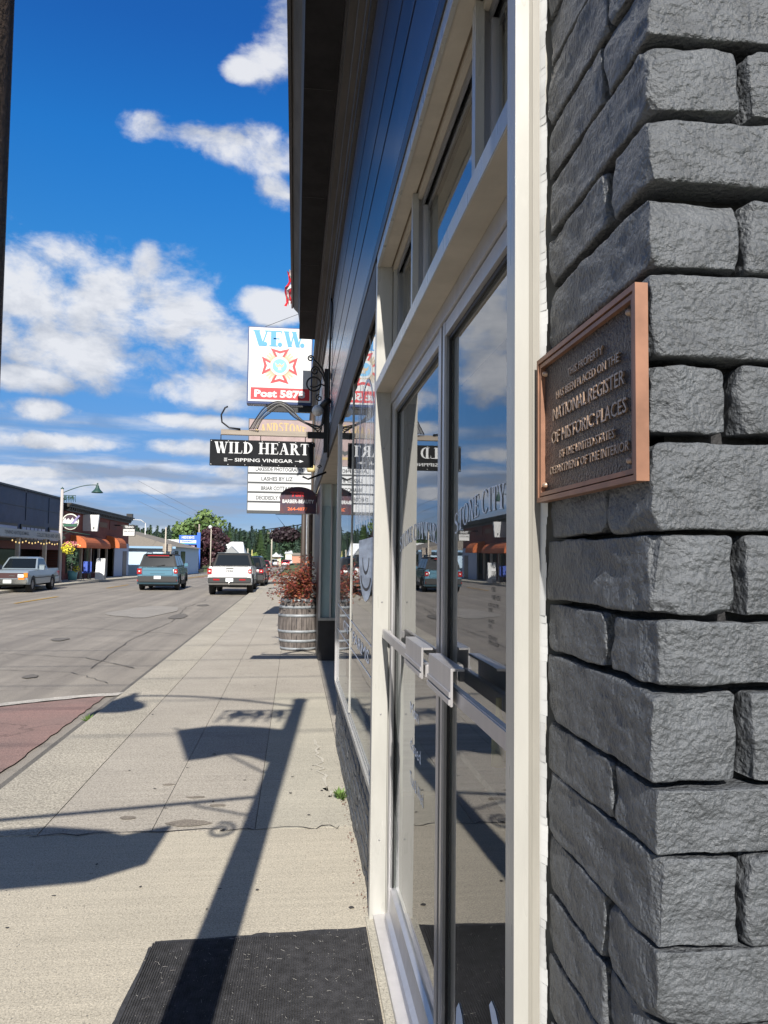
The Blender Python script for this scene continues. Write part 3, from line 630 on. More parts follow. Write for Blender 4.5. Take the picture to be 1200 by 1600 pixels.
blob(2.055, .435, [(x*1.5, z_) for x, z_ in lobe]); blob(1.70, .625, [(-.04,-.02),(-.02,0),(.01,-.002),(.06,-.03),(.10,-.09),(.11,-.2),(.05,-.2),(.05,-.11),(.03,-.06),(.0,-.055),(-.02,-.04)])
# low stone wall under the window
protos = []
for k in range(8):
    vs, F = rock(.09, .20, .062, .0034, 75, 900+k, rnd=.004); me = bpy.data.meshes.new('brick'); me.from_pydata([v[:] for v in vs], [], F); me.polygons.foreach_set('use_smooth', [True]*len(F)); me.materials.append(brickp); protos.append(me)
MB().box(.388,.47,Y0w,Y1w+.05,0,.53).build('mortar', joint, shop)
for r in range(8):
    y = Y0w+.1-(.1 if r % 2 else 0)
    while y < Y1w+.02:
        L = .2*random.uniform(.85,1.08)
        o = link('brick', random.choice(protos), None, shop); o.scale = (1, (L-.008)/.2 if y-L/2 > Y0w-.1 else .5, random.uniform(.94,1.03))
        o.location = Vector((.418+random.uniform(-.004,.003), y+(0 if y > Y0w+.05 else .05), .034+r*.0655))-org(shop); y += L
# shiplap siding with shadow gaps
bz = [3.10,3.43,3.67,4.02,4.40]
for a, b in zip(bz, bz[1:]):
    MB().prism([(.3575,a),(.372,a),(.372,b-.016),(.3590,b-.016)], (0,.84,0), UX, UZ, UY, 14.3).build('siding_board', navy, shop)
MB().prism([(.348,2.996),(.372,2.996),(.372,3.092),(.362,3.092),(.352,3.075),(.348,3.03)], (0,.84,0), UX, UZ, UY, 14.3).build('trim_board', navytrim, shop)
MB().box(.375,1.3,.84,15.2,2.996,5.0).build('wall', navytrim, shop)
for k, (x0, z0, z1, mm) in enumerate(((.330,4.40,4.45,navytrim),(.315,4.45,4.49,eavep2),(.320,4.49,4.56,navytrim),(.285,4.56,4.61,eavep2),(.295,4.61,4.69,navytrim),(.245,4.69,4.735,eavep2),(.228,4.735,4.80,navytrim))):
    MB().box(x0, .374, .6, 15.2, z0+.0005, z1-.0005).build('cornice_moulding', mm, shop)
# eave
MB().box(0,.374,.55,11.2,4.801,5.22).build('soffit', eavep, shop)
MB().prism([(-.02,4.99),(-.0005,4.86),(-.0005,5.2),(-.09,5.2),(-.09,5.07),(-.07,5.04)], (0,.55,0), UX, UZ, UY, 10.05).build('crown_moulding', eavep2, shop)
MB().box(-.115,-.0905,.53,10.6,5.055,5.22).build('fascia', black, shop)
MB().box(-.12,1.7,.53,10.6,5.221,5.26).build('roof', eavep, shop); MB().box(0,1.7,10.6,11.2,5.221,5.26).build('roof', eavep, shop); MB().box(.30,1.7,11.2,15.2,5.001,5.05).build('roof', eavep, shop)
for k in range(6): MB().box(.001,.2,1.9+k*1.6,1.904+k*1.6,4.7985,4.8005).build('soffit_joint', black, shop)
MB().box(1.3,9,.84,15.2,0,5.2).build('rear_wall', navytrim, shop)
# interior
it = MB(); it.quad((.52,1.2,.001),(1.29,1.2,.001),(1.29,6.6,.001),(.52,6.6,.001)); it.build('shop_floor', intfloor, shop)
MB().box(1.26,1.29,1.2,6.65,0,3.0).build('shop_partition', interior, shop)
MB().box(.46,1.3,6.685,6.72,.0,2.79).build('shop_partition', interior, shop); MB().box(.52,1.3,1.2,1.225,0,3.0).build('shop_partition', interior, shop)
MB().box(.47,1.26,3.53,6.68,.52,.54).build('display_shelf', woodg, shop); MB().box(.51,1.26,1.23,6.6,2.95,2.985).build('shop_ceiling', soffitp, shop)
for k in range(9):
    bt = MB(); x, y = .80+.1*(k % 2), 1.6+.17*k; bt.lathe([(.0,0),(.03,0),(.03,.16),(.012,.20),(.012,.26),(.0,.26)], (x,y,.80), n=10)
    tag(bt.build('bottle', mat('bottle%d' % (k % 4), [(.45,.36,.1),(.1,.3,.42),(.4,.1,.07),(.08,.2,.1)][k % 4], .2)), ['amber','blue','red','green'][k % 4]+' bottle on the counter inside the glass doors, number '+['one','two','three','four','five','six','seven','eight','nine'][k]+' counted from the stone pier', 'bottle', 'bottles on the counter inside the doors')
sh = MB(); sh.box(.70,1.0,1.45,3.2,.77,.80); sh.box(.95,1.0,1.45,3.2,0,.77); tag(sh.build('shelf_counter', woodg), 'wooden counter behind the glass doors', 'counter')
# recessed entry beyond the window
MB().box(.452,1.3,6.721,6.76,0,2.79).build('entry_wall', navytrim, shop)
MB().box(.375,1.3,6.70,12.15,2.75,2.79).build('entry_soffit', soffitp, shop)
MB().box(SX-.002,.374,6.6805,15.2,2.76,2.995).build('entry_fascia', eavep2, shop)
MB().box(1.25,1.3,6.77,12.0,0,2.75).build('entry_wall', navytrim, shop)
MB().box(.39,1.25,12.04,12.12,0,.62).build('entry_plinth', navytrim, shop)
MB().box(.375,1.25,11.97,12.06,.621,.66).build('entry_sill', trimw, shop)
ef = MB(); ef.box(.375,.405,12.0,12.06,.661,2.75); ef.box(.545,.57,12.01,12.06,.661,2.75); ef.build('entry_frame', alu, shop)
MB().box(.406,.544,12.035,12.039,.661,2.75).build('entry_pane', glass, shop); MB().box(.571,1.25,12.035,12.039,.661,2.75).build('entry_pane', glass, shop)
MB().box(.406,1.25,12.07,12.075,.661,2.75).build('entry_blind', curtain, shop)
MB().box(.375,1.3,12.13,15.2,0,2.748).build('end_wall', navytrim, shop)

# ------------------------------------------------------------ plaque
pq = empty('bronze_plaque', (.322,.845,1.77), 'copper rimmed bronze register plaque screwed to the charcoal stone pier', 'plaque')
PY0, PY1, PZ0, PZ1 = .6925, .995, 1.676, 1.868
def prim(x0, x1, i, w, name):
    m = MB(); a0, a1, b0, b1 = PY0+i, PY1-i, PZ0+i, PZ1-i
    m.box(x0,x1,a0,a1,b0,b0+w); m.box(x0,x1,a0,a1,b1-w,b1); m.box(x0,x1,a0,a0+w,b0+w,b1-w); m.box(x0,x1,a1-w,a1,b0+w,b1-w); return m.build(name, copper, pq)
prim(.320,.333,0,.006,'outer_rim'); prim(.3215,.333,.0078,.005,'inner_rim')
MB().box(.3275,.333,PY0+.003,PY1-.003,PZ0+.003,PZ1-.003).build('plaque_plate', bronze, pq)
PT = [('THIS PROPERTY',.105,.0092,1.8275),('HAS BEEN PLACED ON THE',.190,.0098,1.8085),('NATIONAL REGISTER',.215,.0155,1.7855),('OF HISTORIC PLACES',.225,.0155,1.7560),('BY THE UNITED STATES',.165,.0098,1.7320),('DEPARTMENT OF THE INTERIOR',.235,.0100,1.7145)]
for s_, w_, h_, z_ in PT: text('raised_lettering', s_, (.3273,.8375,z_), (0,-1,0), UZ, w_, h_, letterb, pq, bold=0, depth=.0024)
for y_ in (PY0+.024, PY1-.020):
    for z_ in (PZ0+.022, PZ1-.022):
        s2 = MB(); s2.lathe([(.0,-.006),(.0022,-.0055),(.0036,-.003),(.004,0)], (.3272,y_,z_), axis='x', n=12); s2.build('screw', letterb, pq)
pq.location = KM(*pq.location); pq.scale = (K,K,K)

# ------------------------------------------------------------ door mat
dm = MB(); nx, ny = 46, 40
A, B, C, D = Vector((-.63,1.4,0)), Vector((.322,1.2,0)), Vector((.337,3.42,0)), Vector((-.565,3.37,0))
for j in range(ny+1):
    for i in range(nx+1):
        u, v = i/nx, j/ny; p = A.lerp(B, u).lerp(D.lerp(C, u), v)
        zz = .010+.0012*math.sin(i*math.pi)+.004*noise.noise(Vector((u*3,v*5,0)))
        if i == 0: p.x += .012*noise.noise(Vector((v*6,0,3)))+(-.01 if .6 < v < .72 else 0); zz = .001
        if i == nx: zz = .001
        if j in (0, ny): zz = .001; p.y += .012*noise.noise(Vector((u*6,3,0)))
        if j == ny and abs(u-.5) < .03: p.y += .012
        if i == 0 and j == ny: p += Vector((.02,-.03,0))
        dm.v.append((p.x,p.y,zz))
for j in range(ny):
    for i in range(nx): a = j*(nx+1)+i; dm.f.append((a,a+1,a+nx+2,a+nx+1)); dm.sm.append(True)
mt = dm.build('door_mat', matblk); tag(mt, 'black ribbed rubber mat lying before the glass doors', 'door mat')
rb = MB()
for k in range(95):
    u = .02+.96*k/94; p = A.lerp(B, u); q = D.lerp(C, u); w = .0035; p = p.lerp(q,.03); q = q-(q-p)*.02; zr = .0146
    rb.add([(p.x,p.y,.008),(p.x+w,p.y,.008),(q.x+w,q.y,.008),(q.x,q.y,.008),(p.x,p.y,zr),(p.x+w,p.y,zr),(q.x+w,q.y,zr),(q.x,q.y,zr)], [(4,5,6,7),(0,1,5,4),(1,2,6,5),(2,3,7,6),(3,0,4,7)])
rb.build('mat_rib', matblk, mt)['kind'] = 'stuff'
ln = MB()
for k in range(900):
    x, y = random.uniform(-.58,.32), random.uniform(1.9,3.36); a = random.uniform(0,3.14); L = random.choice((.001,.0015,.002,.003,.008))*random.uniform(.6,1.4); dx, dy = math.cos(a)*L, math.sin(a)*L; w = .0005
    ln.add([(x-dx,y-dy,.0152),(x+dx,y+dy,.0156),(x+dx+w*1.5,y+dy+w,.0157),(x-dx+w,y-dy+w*2,.0154)], [(0,1,2,3)])
tag(ln.build('lint', fluff), 'pale flecks of lint scattered over the black mat', 'lint', kind='stuff')
# grit and flecks on the pavement, red leaves by the wall base
gr = MB()
for k in range(900):
    x, y = random.uniform(-1.9,.31), 2.2+abs(random.gauss(0,3.2)); s_ = random.uniform(.002,.006)
    if random.random() < .3: x = .365-abs(random.gauss(0,.015)); y = random.uniform(3.6,6.5)
    gr.add([(x,y,.003),(x+s_,y,.004),(x+s_*.8,y+s_,.006),(x-s_*.2,y+s_*.8,.004)], [(0,1,2,3)])
tag(gr.build('grit', mat('grit', (.55,.52,.45), .9, col2=(.10,.08,.06), vscale=60)), 'loose grit scattered over the pavement', 'grit', kind='stuff')
lv = MB()
for k in range(60):
    y = random.uniform(3.5,5.2); x = .36-abs(random.gauss(0,.014)); s_ = random.uniform(.002,.006); a = random.uniform(0,6.28)
    lv.add([(x-s_,y,.004),(x,y-s_*.6,.009),(x+s_,y,.006),(x,y+s_*.6,.012)], [(0,1,2,3)])
tag(lv.build('fallen_leaves', mat('dry red leaf', (.17,.07,.04), .8)), 'dry red leaf bits along the foot of the stone wall', 'leaves', kind='stuff')
def weed(x, y, z, s, label, n=46, mm=None):
    w = MB()
    for k in range(n):
        a = random.uniform(0,6.28); L = s*random.uniform(.5,1); b = random.uniform(.3,1.2); p0 = Vector((x+random.gauss(0,s*.12), y+random.gauss(0,s*.12), z)); dv = Vector((math.cos(a)*math.cos(b), math.sin(a)*math.cos(b), math.sin(b))); sd = Vector((-math.sin(a), math.cos(a), 0))*L*.10
        p1 = p0+dv*L*.55; p2 = p0+dv*L-Vector((0,0,L*.12)); w.add([p0, p1-sd, p2, p1+sd], [(0,1,2,3)])
    return tag(w.build('weed', mm or weedm), label, 'weed')
weedm = mat('weed green', (.10,.17,.035), .7, var=.4, vscale=30)
weed(-2.0,8.0,-.06,.11,'small green weed growing out of the kerb joint')
weed(.33,5.2,0,.10,'thin weed tuft at the foot of the stone wall', 40)

# ------------------------------------------------------------ signs on the near buildings
def scroll(cx, cz, r, Y, turns, a0, s=1, n=40):
    return [(cx+s*r*(1-t*.78)*math.cos(a0+turns*6.283*t), Y, cz+r*(1-t*.78)*math.sin(a0+turns*6.283*t)) for t in [i/n for i in range(n+1)]]
YB = 8.5
br_ = empty('sign_bracket', (.318,YB,3.0), 'black wrought iron scroll bracket with timber beam fixed to the navy siding', 'bracket')
MB().box(.290,.335,YB-.02,YB+.02,2.76,3.70).build('bracket_post', iron, br_)
for z_ in (2.98,3.62): m_ = MB(); m_.box(.3355,.356,YB-.03,YB+.03,z_-.03,z_+.03); m_.tube([(.34,YB-.035,z_),(.34,YB-.02,z_)], .014); m_.build('fixing_plate', iron, br_)
sc_ = MB(); sc_.tube(scroll(.132,3.812,.038,YB,1.5,-.4), .008, 6); sc_.tube([(.168,YB,3.80),(.215,YB,3.76),(.27,YB,3.69),(.298,YB,3.60)], .010, 6)
sc_.tube(scroll(.182,3.675,.052,YB,1.6,0), .008, 6); sc_.tube([(.234,YB,3.675),(.265,YB,3.64),(.292,YB,3.56)], .009, 6)
sc_.tube([(.172+.078*math.cos(a), YB, 3.525+.078*math.sin(a)) for a in [i*6.283/24 for i in range(25)]], .009, 6)
sc_.tube([(.292,YB,3.51),(.25,YB,3.53),(.21,YB,3.50),(.17,YB,3.49),(.13,YB,3.50)], .008, 6); sc_.tube(scroll(.235,3.37,.04,YB,1.3,1.5), .007, 6); sc_.build('scrollwork', iron, br_)
MB().bevbox(-.83,.115,YB-.02,YB+.02,2.925,2.985,.004).build('timber_beam', woodg, br_); MB().box(.1155,.29,YB-.022,YB+.022,2.915,2.985).build('beam_socket', iron, br_)
hk = MB(); hk.tube([(-.62,YB-.03,2.99),(-.74,YB-.03,3.0),(-.82,YB-.03,3.06),(-.83,YB-.03,3.14),(-.79,YB-.03,3.22),(-.76,YB-.03,3.235)], .009, 6); hk.build('iron_hook', iron, br_)
cb = empty('power_cable', (-.1,YB,3.0), 'loops of black and grey cable arching over the timber beam', 'cable')
random.seed(5)
for k in range(5):
    dx = k*.035; m_ = MB(); pts = [(-.52+dx*.6,YB-.035-k*.006,2.99),(-.46+dx*.5,YB-.03,3.10),(-.36+dx*.4,YB-.03,3.24-.015*k),(-.22+dx*.3,YB-.03,3.31-.012*k),(-.08+dx*.3,YB-.03,3.26-.03*k),(.02+dx,YB-.03,3.12-.02*k),(.18+dx*.5,YB-.03,3.06-.02*k),(.275,YB-.03,3.06+.02*k),(.288,YB-.03,3.20+.03*k)]
    cv = []
    for i in range(len(pts)-1):
        p0, p1, p2, p3 = [Vector(pts[max(0,min(len(pts)-1,i+q))]) for q in (-1,0,1,2)]
        for t in (0,.25,.5,.75): cv.append(.5*((2*p1)+(p2-p0)*t+(2*p0-5*p1+4*p2-p3)*t*t+(3*p1-p0-3*p2+p3)*t**3))
    cv.append(Vector(pts[-1])); m_.tube(cv, .0075, 6); m_.build('cable_strand', mat('grey cable', (.12,.12,.12), .5) if k % 2 else iron, cb)
m_ = MB()
for k, zt in enumerate((4.45,4.3)): m_.tube([(.340,YB-.3,zt),(.342,YB-.25,4.1),(.338,YB-.12,3.7),(.342,YB-.1,3.3),(.34,YB-.08,2.95),(.34,YB-.05,2.7)] if k == 0 else [(.342,YB-.5,4.3),(.339,YB-.2,3.9),(.340,YB-.05,3.5)], .011, 6)
tag(m_.build('wall_cable', black), 'black cable running down the navy siding beside the scroll bracket', 'cable')
# flood lamp with white globe
gl_ = empty('wall_lamp', (.26,8.3,3.2), 'wall lamp with a white globe below the scroll bracket', 'wall lamp')
m_ = MB(); m_.lathe([(.0,-.062)]+[(.062*math.cos(a), .062*math.sin(a)) for a in [(-80+16*i)*math.pi/180 for i in range(11)]]+[(0,.062)], (.215,8.3,3.19), n=16); m_.build('globe', white, gl_)
m_ = MB(); m_.tube([(.245,8.3,3.22),(.31,8.3,3.29),(.352,8.3,3.31)], [.032,.036,.03], 12); m_.build('socket', black, gl_)
# wild heart sign
wh = empty('hanging_sign', (-.37,YB,2.76), 'charcoal WILD HEART sipping vinegar board hanging from the timber beam', 'sign')
WX0, WX1, WZ0, WZ1 = -.945, .183, 2.585, 2.872
MB().bevbox(WX0,WX1,YB-.012,YB+.012,WZ0,WZ1,.002).build('board', charc, wh)
serif('lettering', 'WILD HEART', ((WX0+WX1)/2,YB-.0125,2.785), UX, UZ, 1.03, .125, white, wh, T=.21, t=.06, depth=.002)
text('lettering', 'SIPPING VINEGAR', (-.36,YB-.0132,2.652), UX, UZ, .63, .038, white, wh, bold=.012)
ar = MB(); ar.box(-.745,-.70,YB-.0145,YB-.0125,2.650,2.655); ar.box(-.79,-.757,YB-.0145,YB-.0125,2.643,2.649); ar.box(-.79,-.757,YB-.0145,YB-.0125,2.656,2.662); ar.box(-.79,-.757,YB-.0145,YB-.0125,2.667,2.671); ar.box(-.79,-.757,YB-.0145,YB-.0125,2.634,2.638); ar.box(-.02,.03,YB-.0145,YB-.0125,2.650,2.655); ar.prism([(.03,-.016),(.075,0),(.03,.016)], (0,YB-.0125,2.6525), UX, UZ, (0,-1,0), .002); ar.build('arrow_print', white, wh)
for x_ in [WX0+.015+i*(WX1-WX0-.03)/6 for i in range(7)]:
    for z_ in (WZ0+.014, WZ1-.014): MB().box(x_-.004,x_+.004,YB-.015,YB-.0121,z_-.004,z_+.004).build('rivet', white, wh)
for x_ in (-.83,-.40,.09): MB().tube([(x_,YB,WZ1),(x_,YB,2.926)], .005, 6).build('hanger', iron, wh)

# V.F.W. light box
YV = 12.2
vf = empty('light_box_sign', (-.28,YV,4.5), 'white V.F.W. Post 5878 light box with red strip and dark blue case', 'sign')
a, b = onY(388,509,YV), onY(487,634,YV); VX0, VX1, VZ0, VZ1 = a.x, b.x, b.z, a.z
MB().bevbox(VX0,VX1,YV,YV+.20,VZ0,VZ1,.008).build('case', dblue, vf)
MB().box(VX0+.02,VX1-.02,YV-.004,YV-.0005,VZ0+.045,VZ1-.02).build('face', white, vf)
MB().box(VX0+.06,VX1-.04,YV-.006,YV-.0045,VZ0+.075,VZ0+.265).build('red_strip', vred, vf)
text('lettering', 'Post 5878', ((VX0+VX1)/2+.005,YV-.0075,VZ0+.17), UX, UZ, .80, .125, white, vf, bold=.045)
H_ = VZ1-VZ0
def fat(ch, x0, w, z0, h):
    g_, P = glyph(ch, .27 if ch != 'W' else .23, .075); mb = MB()
    for i, p in enumerate(P): mb.prism([(x0+q[0]/g_*w, z0+q[1]*h) for q in p], (0,YV-.0045,0), UX, UZ, (0,-1,0), .002*(1+.1*(i % 5)))
    mb.build('lettering', cyan, vf)
zt = VZ0+.745*H_
for ch, x0, w in (('V',.08,.26),('F',.34,.2),('W',.56,.33)): fat(ch, VX0+x0, w, zt, .205*H_)
for x0 in (.27,.505,.86):
    m_ = MB(); m_.prism([(.036*math.cos(k*.4488), .036*math.sin(k*.4488)) for k in range(14)], (VX0+x0,YV-.0068,zt+.035), UX, UZ, (0,-1,0), .002); m_.build('lettering', cyan, vf)
ecx, ecz, er = (VX0+VX1)/2-.005, VZ0+.495*H_, .285
def epoly(pts, m, layer, name='emblem_print'): MB().prism([(p[0]*er, p[1]*er) for p in pts], (ecx,YV-.0045-layer*.0012,ecz), UX, UZ, (0,-1,0), .0011).build(name, m, vf)
def rot(pts, a): c, s_ = math.cos(a), math.sin(a); return [(x*c-y*s_, x*s_+y*c) for x, y in pts]
for k in range(4):
    for q in (-.30,-.1,.1,.30): epoly(rot([(-.07,.3),(.07,.3),(.055,.95-abs(q)*.35),(0,1.0-abs(q)*.3),(-.055,.95-abs(q)*.35)], math.pi/4+k*math.pi/2+q), vtan, 0)
for k in range(4):
    epoly(rot([(-.14,.3),(.14,.3),(.52,1.0),(0,.86),(-.52,1.0)], k*math.pi/2), vred, 1); epoly(rot([(-.09,.45),(.09,.45),(.27,.80),(0,.70),(-.27,.80)], k*math.pi/2), white, 2)
circ = lambda r, n=28: [(r*math.cos(i*6.28318/n), r*math.sin(i*6.28318/n)) for i in range(n)]
epoly(circ(.56), vtan, 3); epoly(circ(.52), white, 4); epoly(circ(.40), emblue, 5)
epoly([(-.28,.22),(-.1,.05),(0,.16),(.1,.05),(.28,.22),(.2,-.02),(.08,-.12),(.1,-.26),(0,-.2),(-.1,-.26),(-.08,-.12),(-.2,-.02)], vtan, 6); epoly([(-.06,-.05),(.06,-.05),(.05,-.2),(0,-.25),(-.05,-.2)], white, 7)
m_ = MB(); m_.box(VX0+.32,.30,YV+.05,YV+.13,VZ0-.10,VZ0-.02); m_.box(.24,.374,YV+.06,YV+.12,VZ0-.09,VZ0-.03); m_.box(VX0+.30,VX0+.36,YV+.03,YV+.15,VZ0-.02,VZ0-.001); m_.box(.08,.3,YV+.04,YV+.16,VZ0-.02,VZ0-.001); m_.build('mounting_arm', iron, vf)
m_ = MB(); m_.tube([(VX1-.05,YV+.1,VZ1),(.26,YV+.1,VZ1+.5),(.36,YV+.1,VZ1+.51)], .006, 5); m_.tube([(VX0+.2,YV+.1,VZ1),(.3,YV+.1,VZ1+.4)], .004, 4); m_.build('guy_wire', iron, vf)

# directory sign
YD = 18.0
ds = empty('directory_sign', (-.38,YD,2.6), 'tall white directory sign topped by a taupe SANDSTONE panel', 'sign')
a, b = onY(390,655,YD), onY(485,802,YD)
MB().box(a.x-.02,b.x+.02,YD,YD+.16,b.z-.02,a.z+.02).build('case', greytx, ds)
zs = onY(440,727,YD).z
MB().box(a.x,b.x,YD-.006,YD-.001,zs+.01,a.z).build('header_panel', taupe, ds)
serif('lettering', 'SANDSTONE', ((a.x+b.x)/2,YD-.0065,onY(440,668,YD).z), UX, UZ, 1.20, .22, gold, ds, T=.24, t=.11, depth=.003, warp=lambda x, y: (x, y-.28*x*x))
MB().box(a.x+.15,b.x-.2,YD-.011,YD-.0065,onY(440,716,YD).z,onY(440,712,YD).z).build('header_print', gold, ds)
m_ = MB(); m_.prism([(-.42,.0),(-.25,-.10),(.0,-.30),(.25,-.10),(.42,.0),(.35,-.02),(.0,-.2),(-.35,-.02)], ((a.x+b.x)/2,YD-.0065,onY(440,690,YD).z), UX, UZ, (0,-1,0), .004); m_.build('header_print', greytx, ds)
ph = (zs-b.z)/5
for k, s_ in enumerate(('LAKESIDE PHOTOGRAPHY', 'LASHES BY LIZ', 'BRIAR COTTAGE', 'DECIDEDLY WESTERN', '')):
    z1 = zs-k*ph; MB().box(a.x,b.x,YD-.012,YD-.001,z1-ph+.045,z1).build('name_panel', white, ds)
    if s_: text('lettering', s_, ((a.x+b.x)/2-(.06 if k else 0),YD-.0135,z1-ph*.46), UX, UZ, .056*len(s_), .095, greytx, ds, bold=.03)
MB().box(.36,.46,YD+.04,YD+.12,a.z-.6,a.z-.5).build('mounting_arm', iron, ds); MB().box(.36,.46,YD+.04,YD+.12,b.z+.4,b.z+.5).build('mounting_arm', iron, ds)
# small lantern glowing beside the directory
wl = empty('porch_lamp', (.30,16.0,2.75), 'small yellowish porch lamp under the right end of the WILD HEART board', 'wall lamp')
m_ = MB(); p_ = onY(487,733,15.9); m_.lathe([(0,-.06),(.09,-.06),(.11,.03),(.06,.08),(0,.09)], p_, n=12); m_.build('lamp_glass', mat('amber glass', (.75,.60,.30), .4), wl); MB().box(p_.x,p_.x+.14,15.89,15.93,p_.z+.07,p_.z+.10).build('lamp_arm', iron, wl)

# barber sign
YT = 14.0
a, b = onY(438,760,YT), onY(494,803,YT); bs = empty('barber_sign', ((a.x+b.x)/2,YT,b.z), 'arched maroon TSR BARBER-BEAUTY board hanging below the directory sign', 'sign')
w2 = (b.x-a.x)/2; hs_ = a.z-b.z; arc = [(-w2,0),(w2,0)]+[(w2*math.cos(t)*1.0, hs_*.62+hs_*.38*math.sin(t)) for t in [i*math.pi/16 for i in range(17)]]
maroon = mat('dark maroon sign print', (.085,.022,.025), .5, col2=(.018,.016,.05), vscale=9)
MB().prism(arc, ((a.x+b.x)/2,YT+.01,b.z), UX, UZ, (0,-1,0), .02).build('board', maroon, bs)
cx = (a.x+b.x)/2
text('lettering', 'TSR', (cx-.01,YT-.012,b.z+hs_*.72), UX, (.15,0,1), .27, .09, vred, bs, bold=.05); text('lettering', 'BARBER-BEAUTY', (cx,YT-.012,b.z+hs_*.45), UX, UZ, .57, .068, white, bs, bold=.03); text('lettering', '264-4077', (cx-.01,YT-.012,b.z+hs_*.17), UX, UZ, .36, .06, mat('orange print', (.75,.16,.05), .5), bs, bold=.02)
m_ = MB(); m_.tube([(b.x-.05,YT,b.z+hs_*.7),(.374,YT,b.z+hs_*.72)], .01, 6); m_.tube([(b.x,YT,b.z+hs_*.4),(.374,YT,b.z+hs_*.75)], .006, 6); m_.build('hanger', iron, bs)
m_ = MB(); m_.tube([(.07,9.2,2.56),(.14,9.2,2.53),(.354,9.2,2.62)], .012, 6); m_.tube(scroll(.27,2.68,.025,9.2,1.2,0), .006, 6); tag(m_.build('small_bracket', iron), 'small black iron hook at the right end of the WILD HEART board', 'bracket')

# flag above the eave
fg = empty('national_flag', (.1,14,6.0), 'red and white striped flag hanging at the outer edge of the eave', 'flag')
pA, pB = onY(449,478,14), onY(462,425,14); n = 8
for k in range(13):
    m_ = MB(); x0 = pA.x-.06+.045*k; x1 = pA.x-.06+.045*(k+1)
    for j in range(8):
        za, zb = pA.z+.03*k+(pB.z-pA.z)*j/8, pA.z+.03*k+(pB.z-pA.z)*(j+1)/8; o1, o2 = .03*math.sin(j*1.3+k), .03*math.sin((j+1)*1.3+k)
        m_.quad((x0+o1+j*.008,14+o1*2,za),(x1+o1+j*.008,14+.03-o1,za),(x1+o2+j*.008+.008,14+.03-o2,zb),(x0+o2+j*.008+.008,14+o2*2,zb))
    m_.build('stripe', vred if k % 2 == 0 else whitep, fg)
m_ = MB(); m_.tube([(.45,14,5.2),(.45,14,7.0)], .02, 8); m_.build('flagpole', iron, fg)

# ------------------------------------------------------------ street lamps (near one throws the shadow)
def street_lamp(x, y, label, near=True, zg=0, m=polebr, side=-1, H=5.28, hm=None):
    o = empty('street_lamp', (x,y,zg), label, 'street lamp', 'bell street lamps along the road')
    r1, r2 = (.098,.074) if near else (.11,.075); hm = hm or iron
    m_ = MB(); m_.tube([(x,y,zg-.02),(x,y,zg+.12),(x,y,zg+.14),(x,y,zg+1.6),(x,y,zg+H)], [.14,.14,r1,(r1*.62+r2*.38) if near else r1,r2], 20); m_.build('pole', m, o)
    m_ = MB(); m_.lathe([(r2+.012,0),(r2+.012,.05),(.03,.09),(0,.14)], (x,y,zg+H), n=14); m_.build('finial', hm, o)
    s = side; am = MB(); am.tube([(x+s*t*1.92, y, zg+H-.22+.50*math.sin(t*1.75)) for t in [i/14 for i in range(15)]], .024, 8); am.build('arm', hm, o)
    ex = x+s*1.92; ez = zg+H-.22+.50*math.sin(1.75)
    m_ = MB(); m_.lathe([(.04,.12),(.045,0),(.08,-.05),(.11,-.16),(.18,-.27),(.31,-.40),(.32,-.44),(.29,-.44)], (ex,y,ez), n=18); m_.build('lamp_shade', hm, o)
    m_ = MB(); m_.tube([(x,y,zg+4.93),(x+s*.75,y,zg+4.93)], .018, 6); m_.tube([(x,y,zg+2.95),(x+s*1.6,y,zg+2.70)], .02, 6); m_.build('banner_arm', hm, o)
    m_ = MB()
    for k in range(3):
        for q in (scroll(x+s*(.2+.2*k),zg+4.80,.09,y,1.4,1.57,s),): m_.tube(q, .026, 5)
    for k in range(6): m_.tube([(x+s*(.12+.12*k),y,zg+4.93),(x+s*(.14+.12*k),y,zg+4.55)], .014, 5)
    m_.tube([(x,y,zg+4.68),(x+s*.72,y,zg+4.68)], .012, 5); m_.tube([(x,y,zg+2.66),(x+s*.45,y,zg+2.84)], .011, 5); m_.tube(scroll(x+s*.2,zg+2.52,.09,y,1.5,1.2,s), .013, 5); m_.build('bracket_scroll', hm, o); return o
POLE = (-.464, 1.0)
street_lamp(*POLE, 'brown painted street lamp pole close by at the left edge')
x, y = POLE
fl = MB()
rows = [(-.05,4.30,3.50),(-.25,4.36,3.64),(-.42,4.43,3.74),(-.58,4.45,3.64),(-.72,4.43,3.57),(-1.02,4.34,4.30)]
fl.add([(x+p[0],y+.03*math.sin(i*2),p[1]) for i, p in enumerate(rows)]+[(x+p[0],y+.03*math.sin(i*2),p[2]) for i, p in enumerate(rows)]+[(x+p[0],y+.02+.03*math.sin(i*2),p[1]) for i, p in enumerate(rows)]+[(x+p[0],y+.02+.03*math.sin(i*2),p[2]) for i, p in enumerate(rows)],
       [(i,i+1,i+7,i+6) for i in range(5)]+[(i+13,i+12,i+18,i+19) for i in range(5)])
tag(fl.build('lamp_banner', navytrim), 'cloth banner hanging from the near lamp pole, shading the pavement', 'banner')
m_ = MB(); m_.tube([(x,y,3.25),(x-1.07,y,4.40)], .012, 6); tag(m_.build('banner_pole', iron), 'thin slanting stick on the near lamp pole', 'pole')
m_ = MB(); m_.prism([(-.50,2.60),(-.50,2.22),(-.74,2.08),(-1.3,2.02),(-1.9,2.05),(-1.9,2.55),(-1.2,2.62),(-.86,2.56),(-.74,2.50)], (x,y,0), UX, UZ, (0,-1,0), .04); tag(m_.build('hanging_board', woodg), 'wide board hanging low from the near lamp pole, shading the pavement', 'sign')
street_lamp(.33,32,'brown street lamp beyond the barrel planter', near=False, m=mat('dark brown pole', (.05,.038,.032), .6))
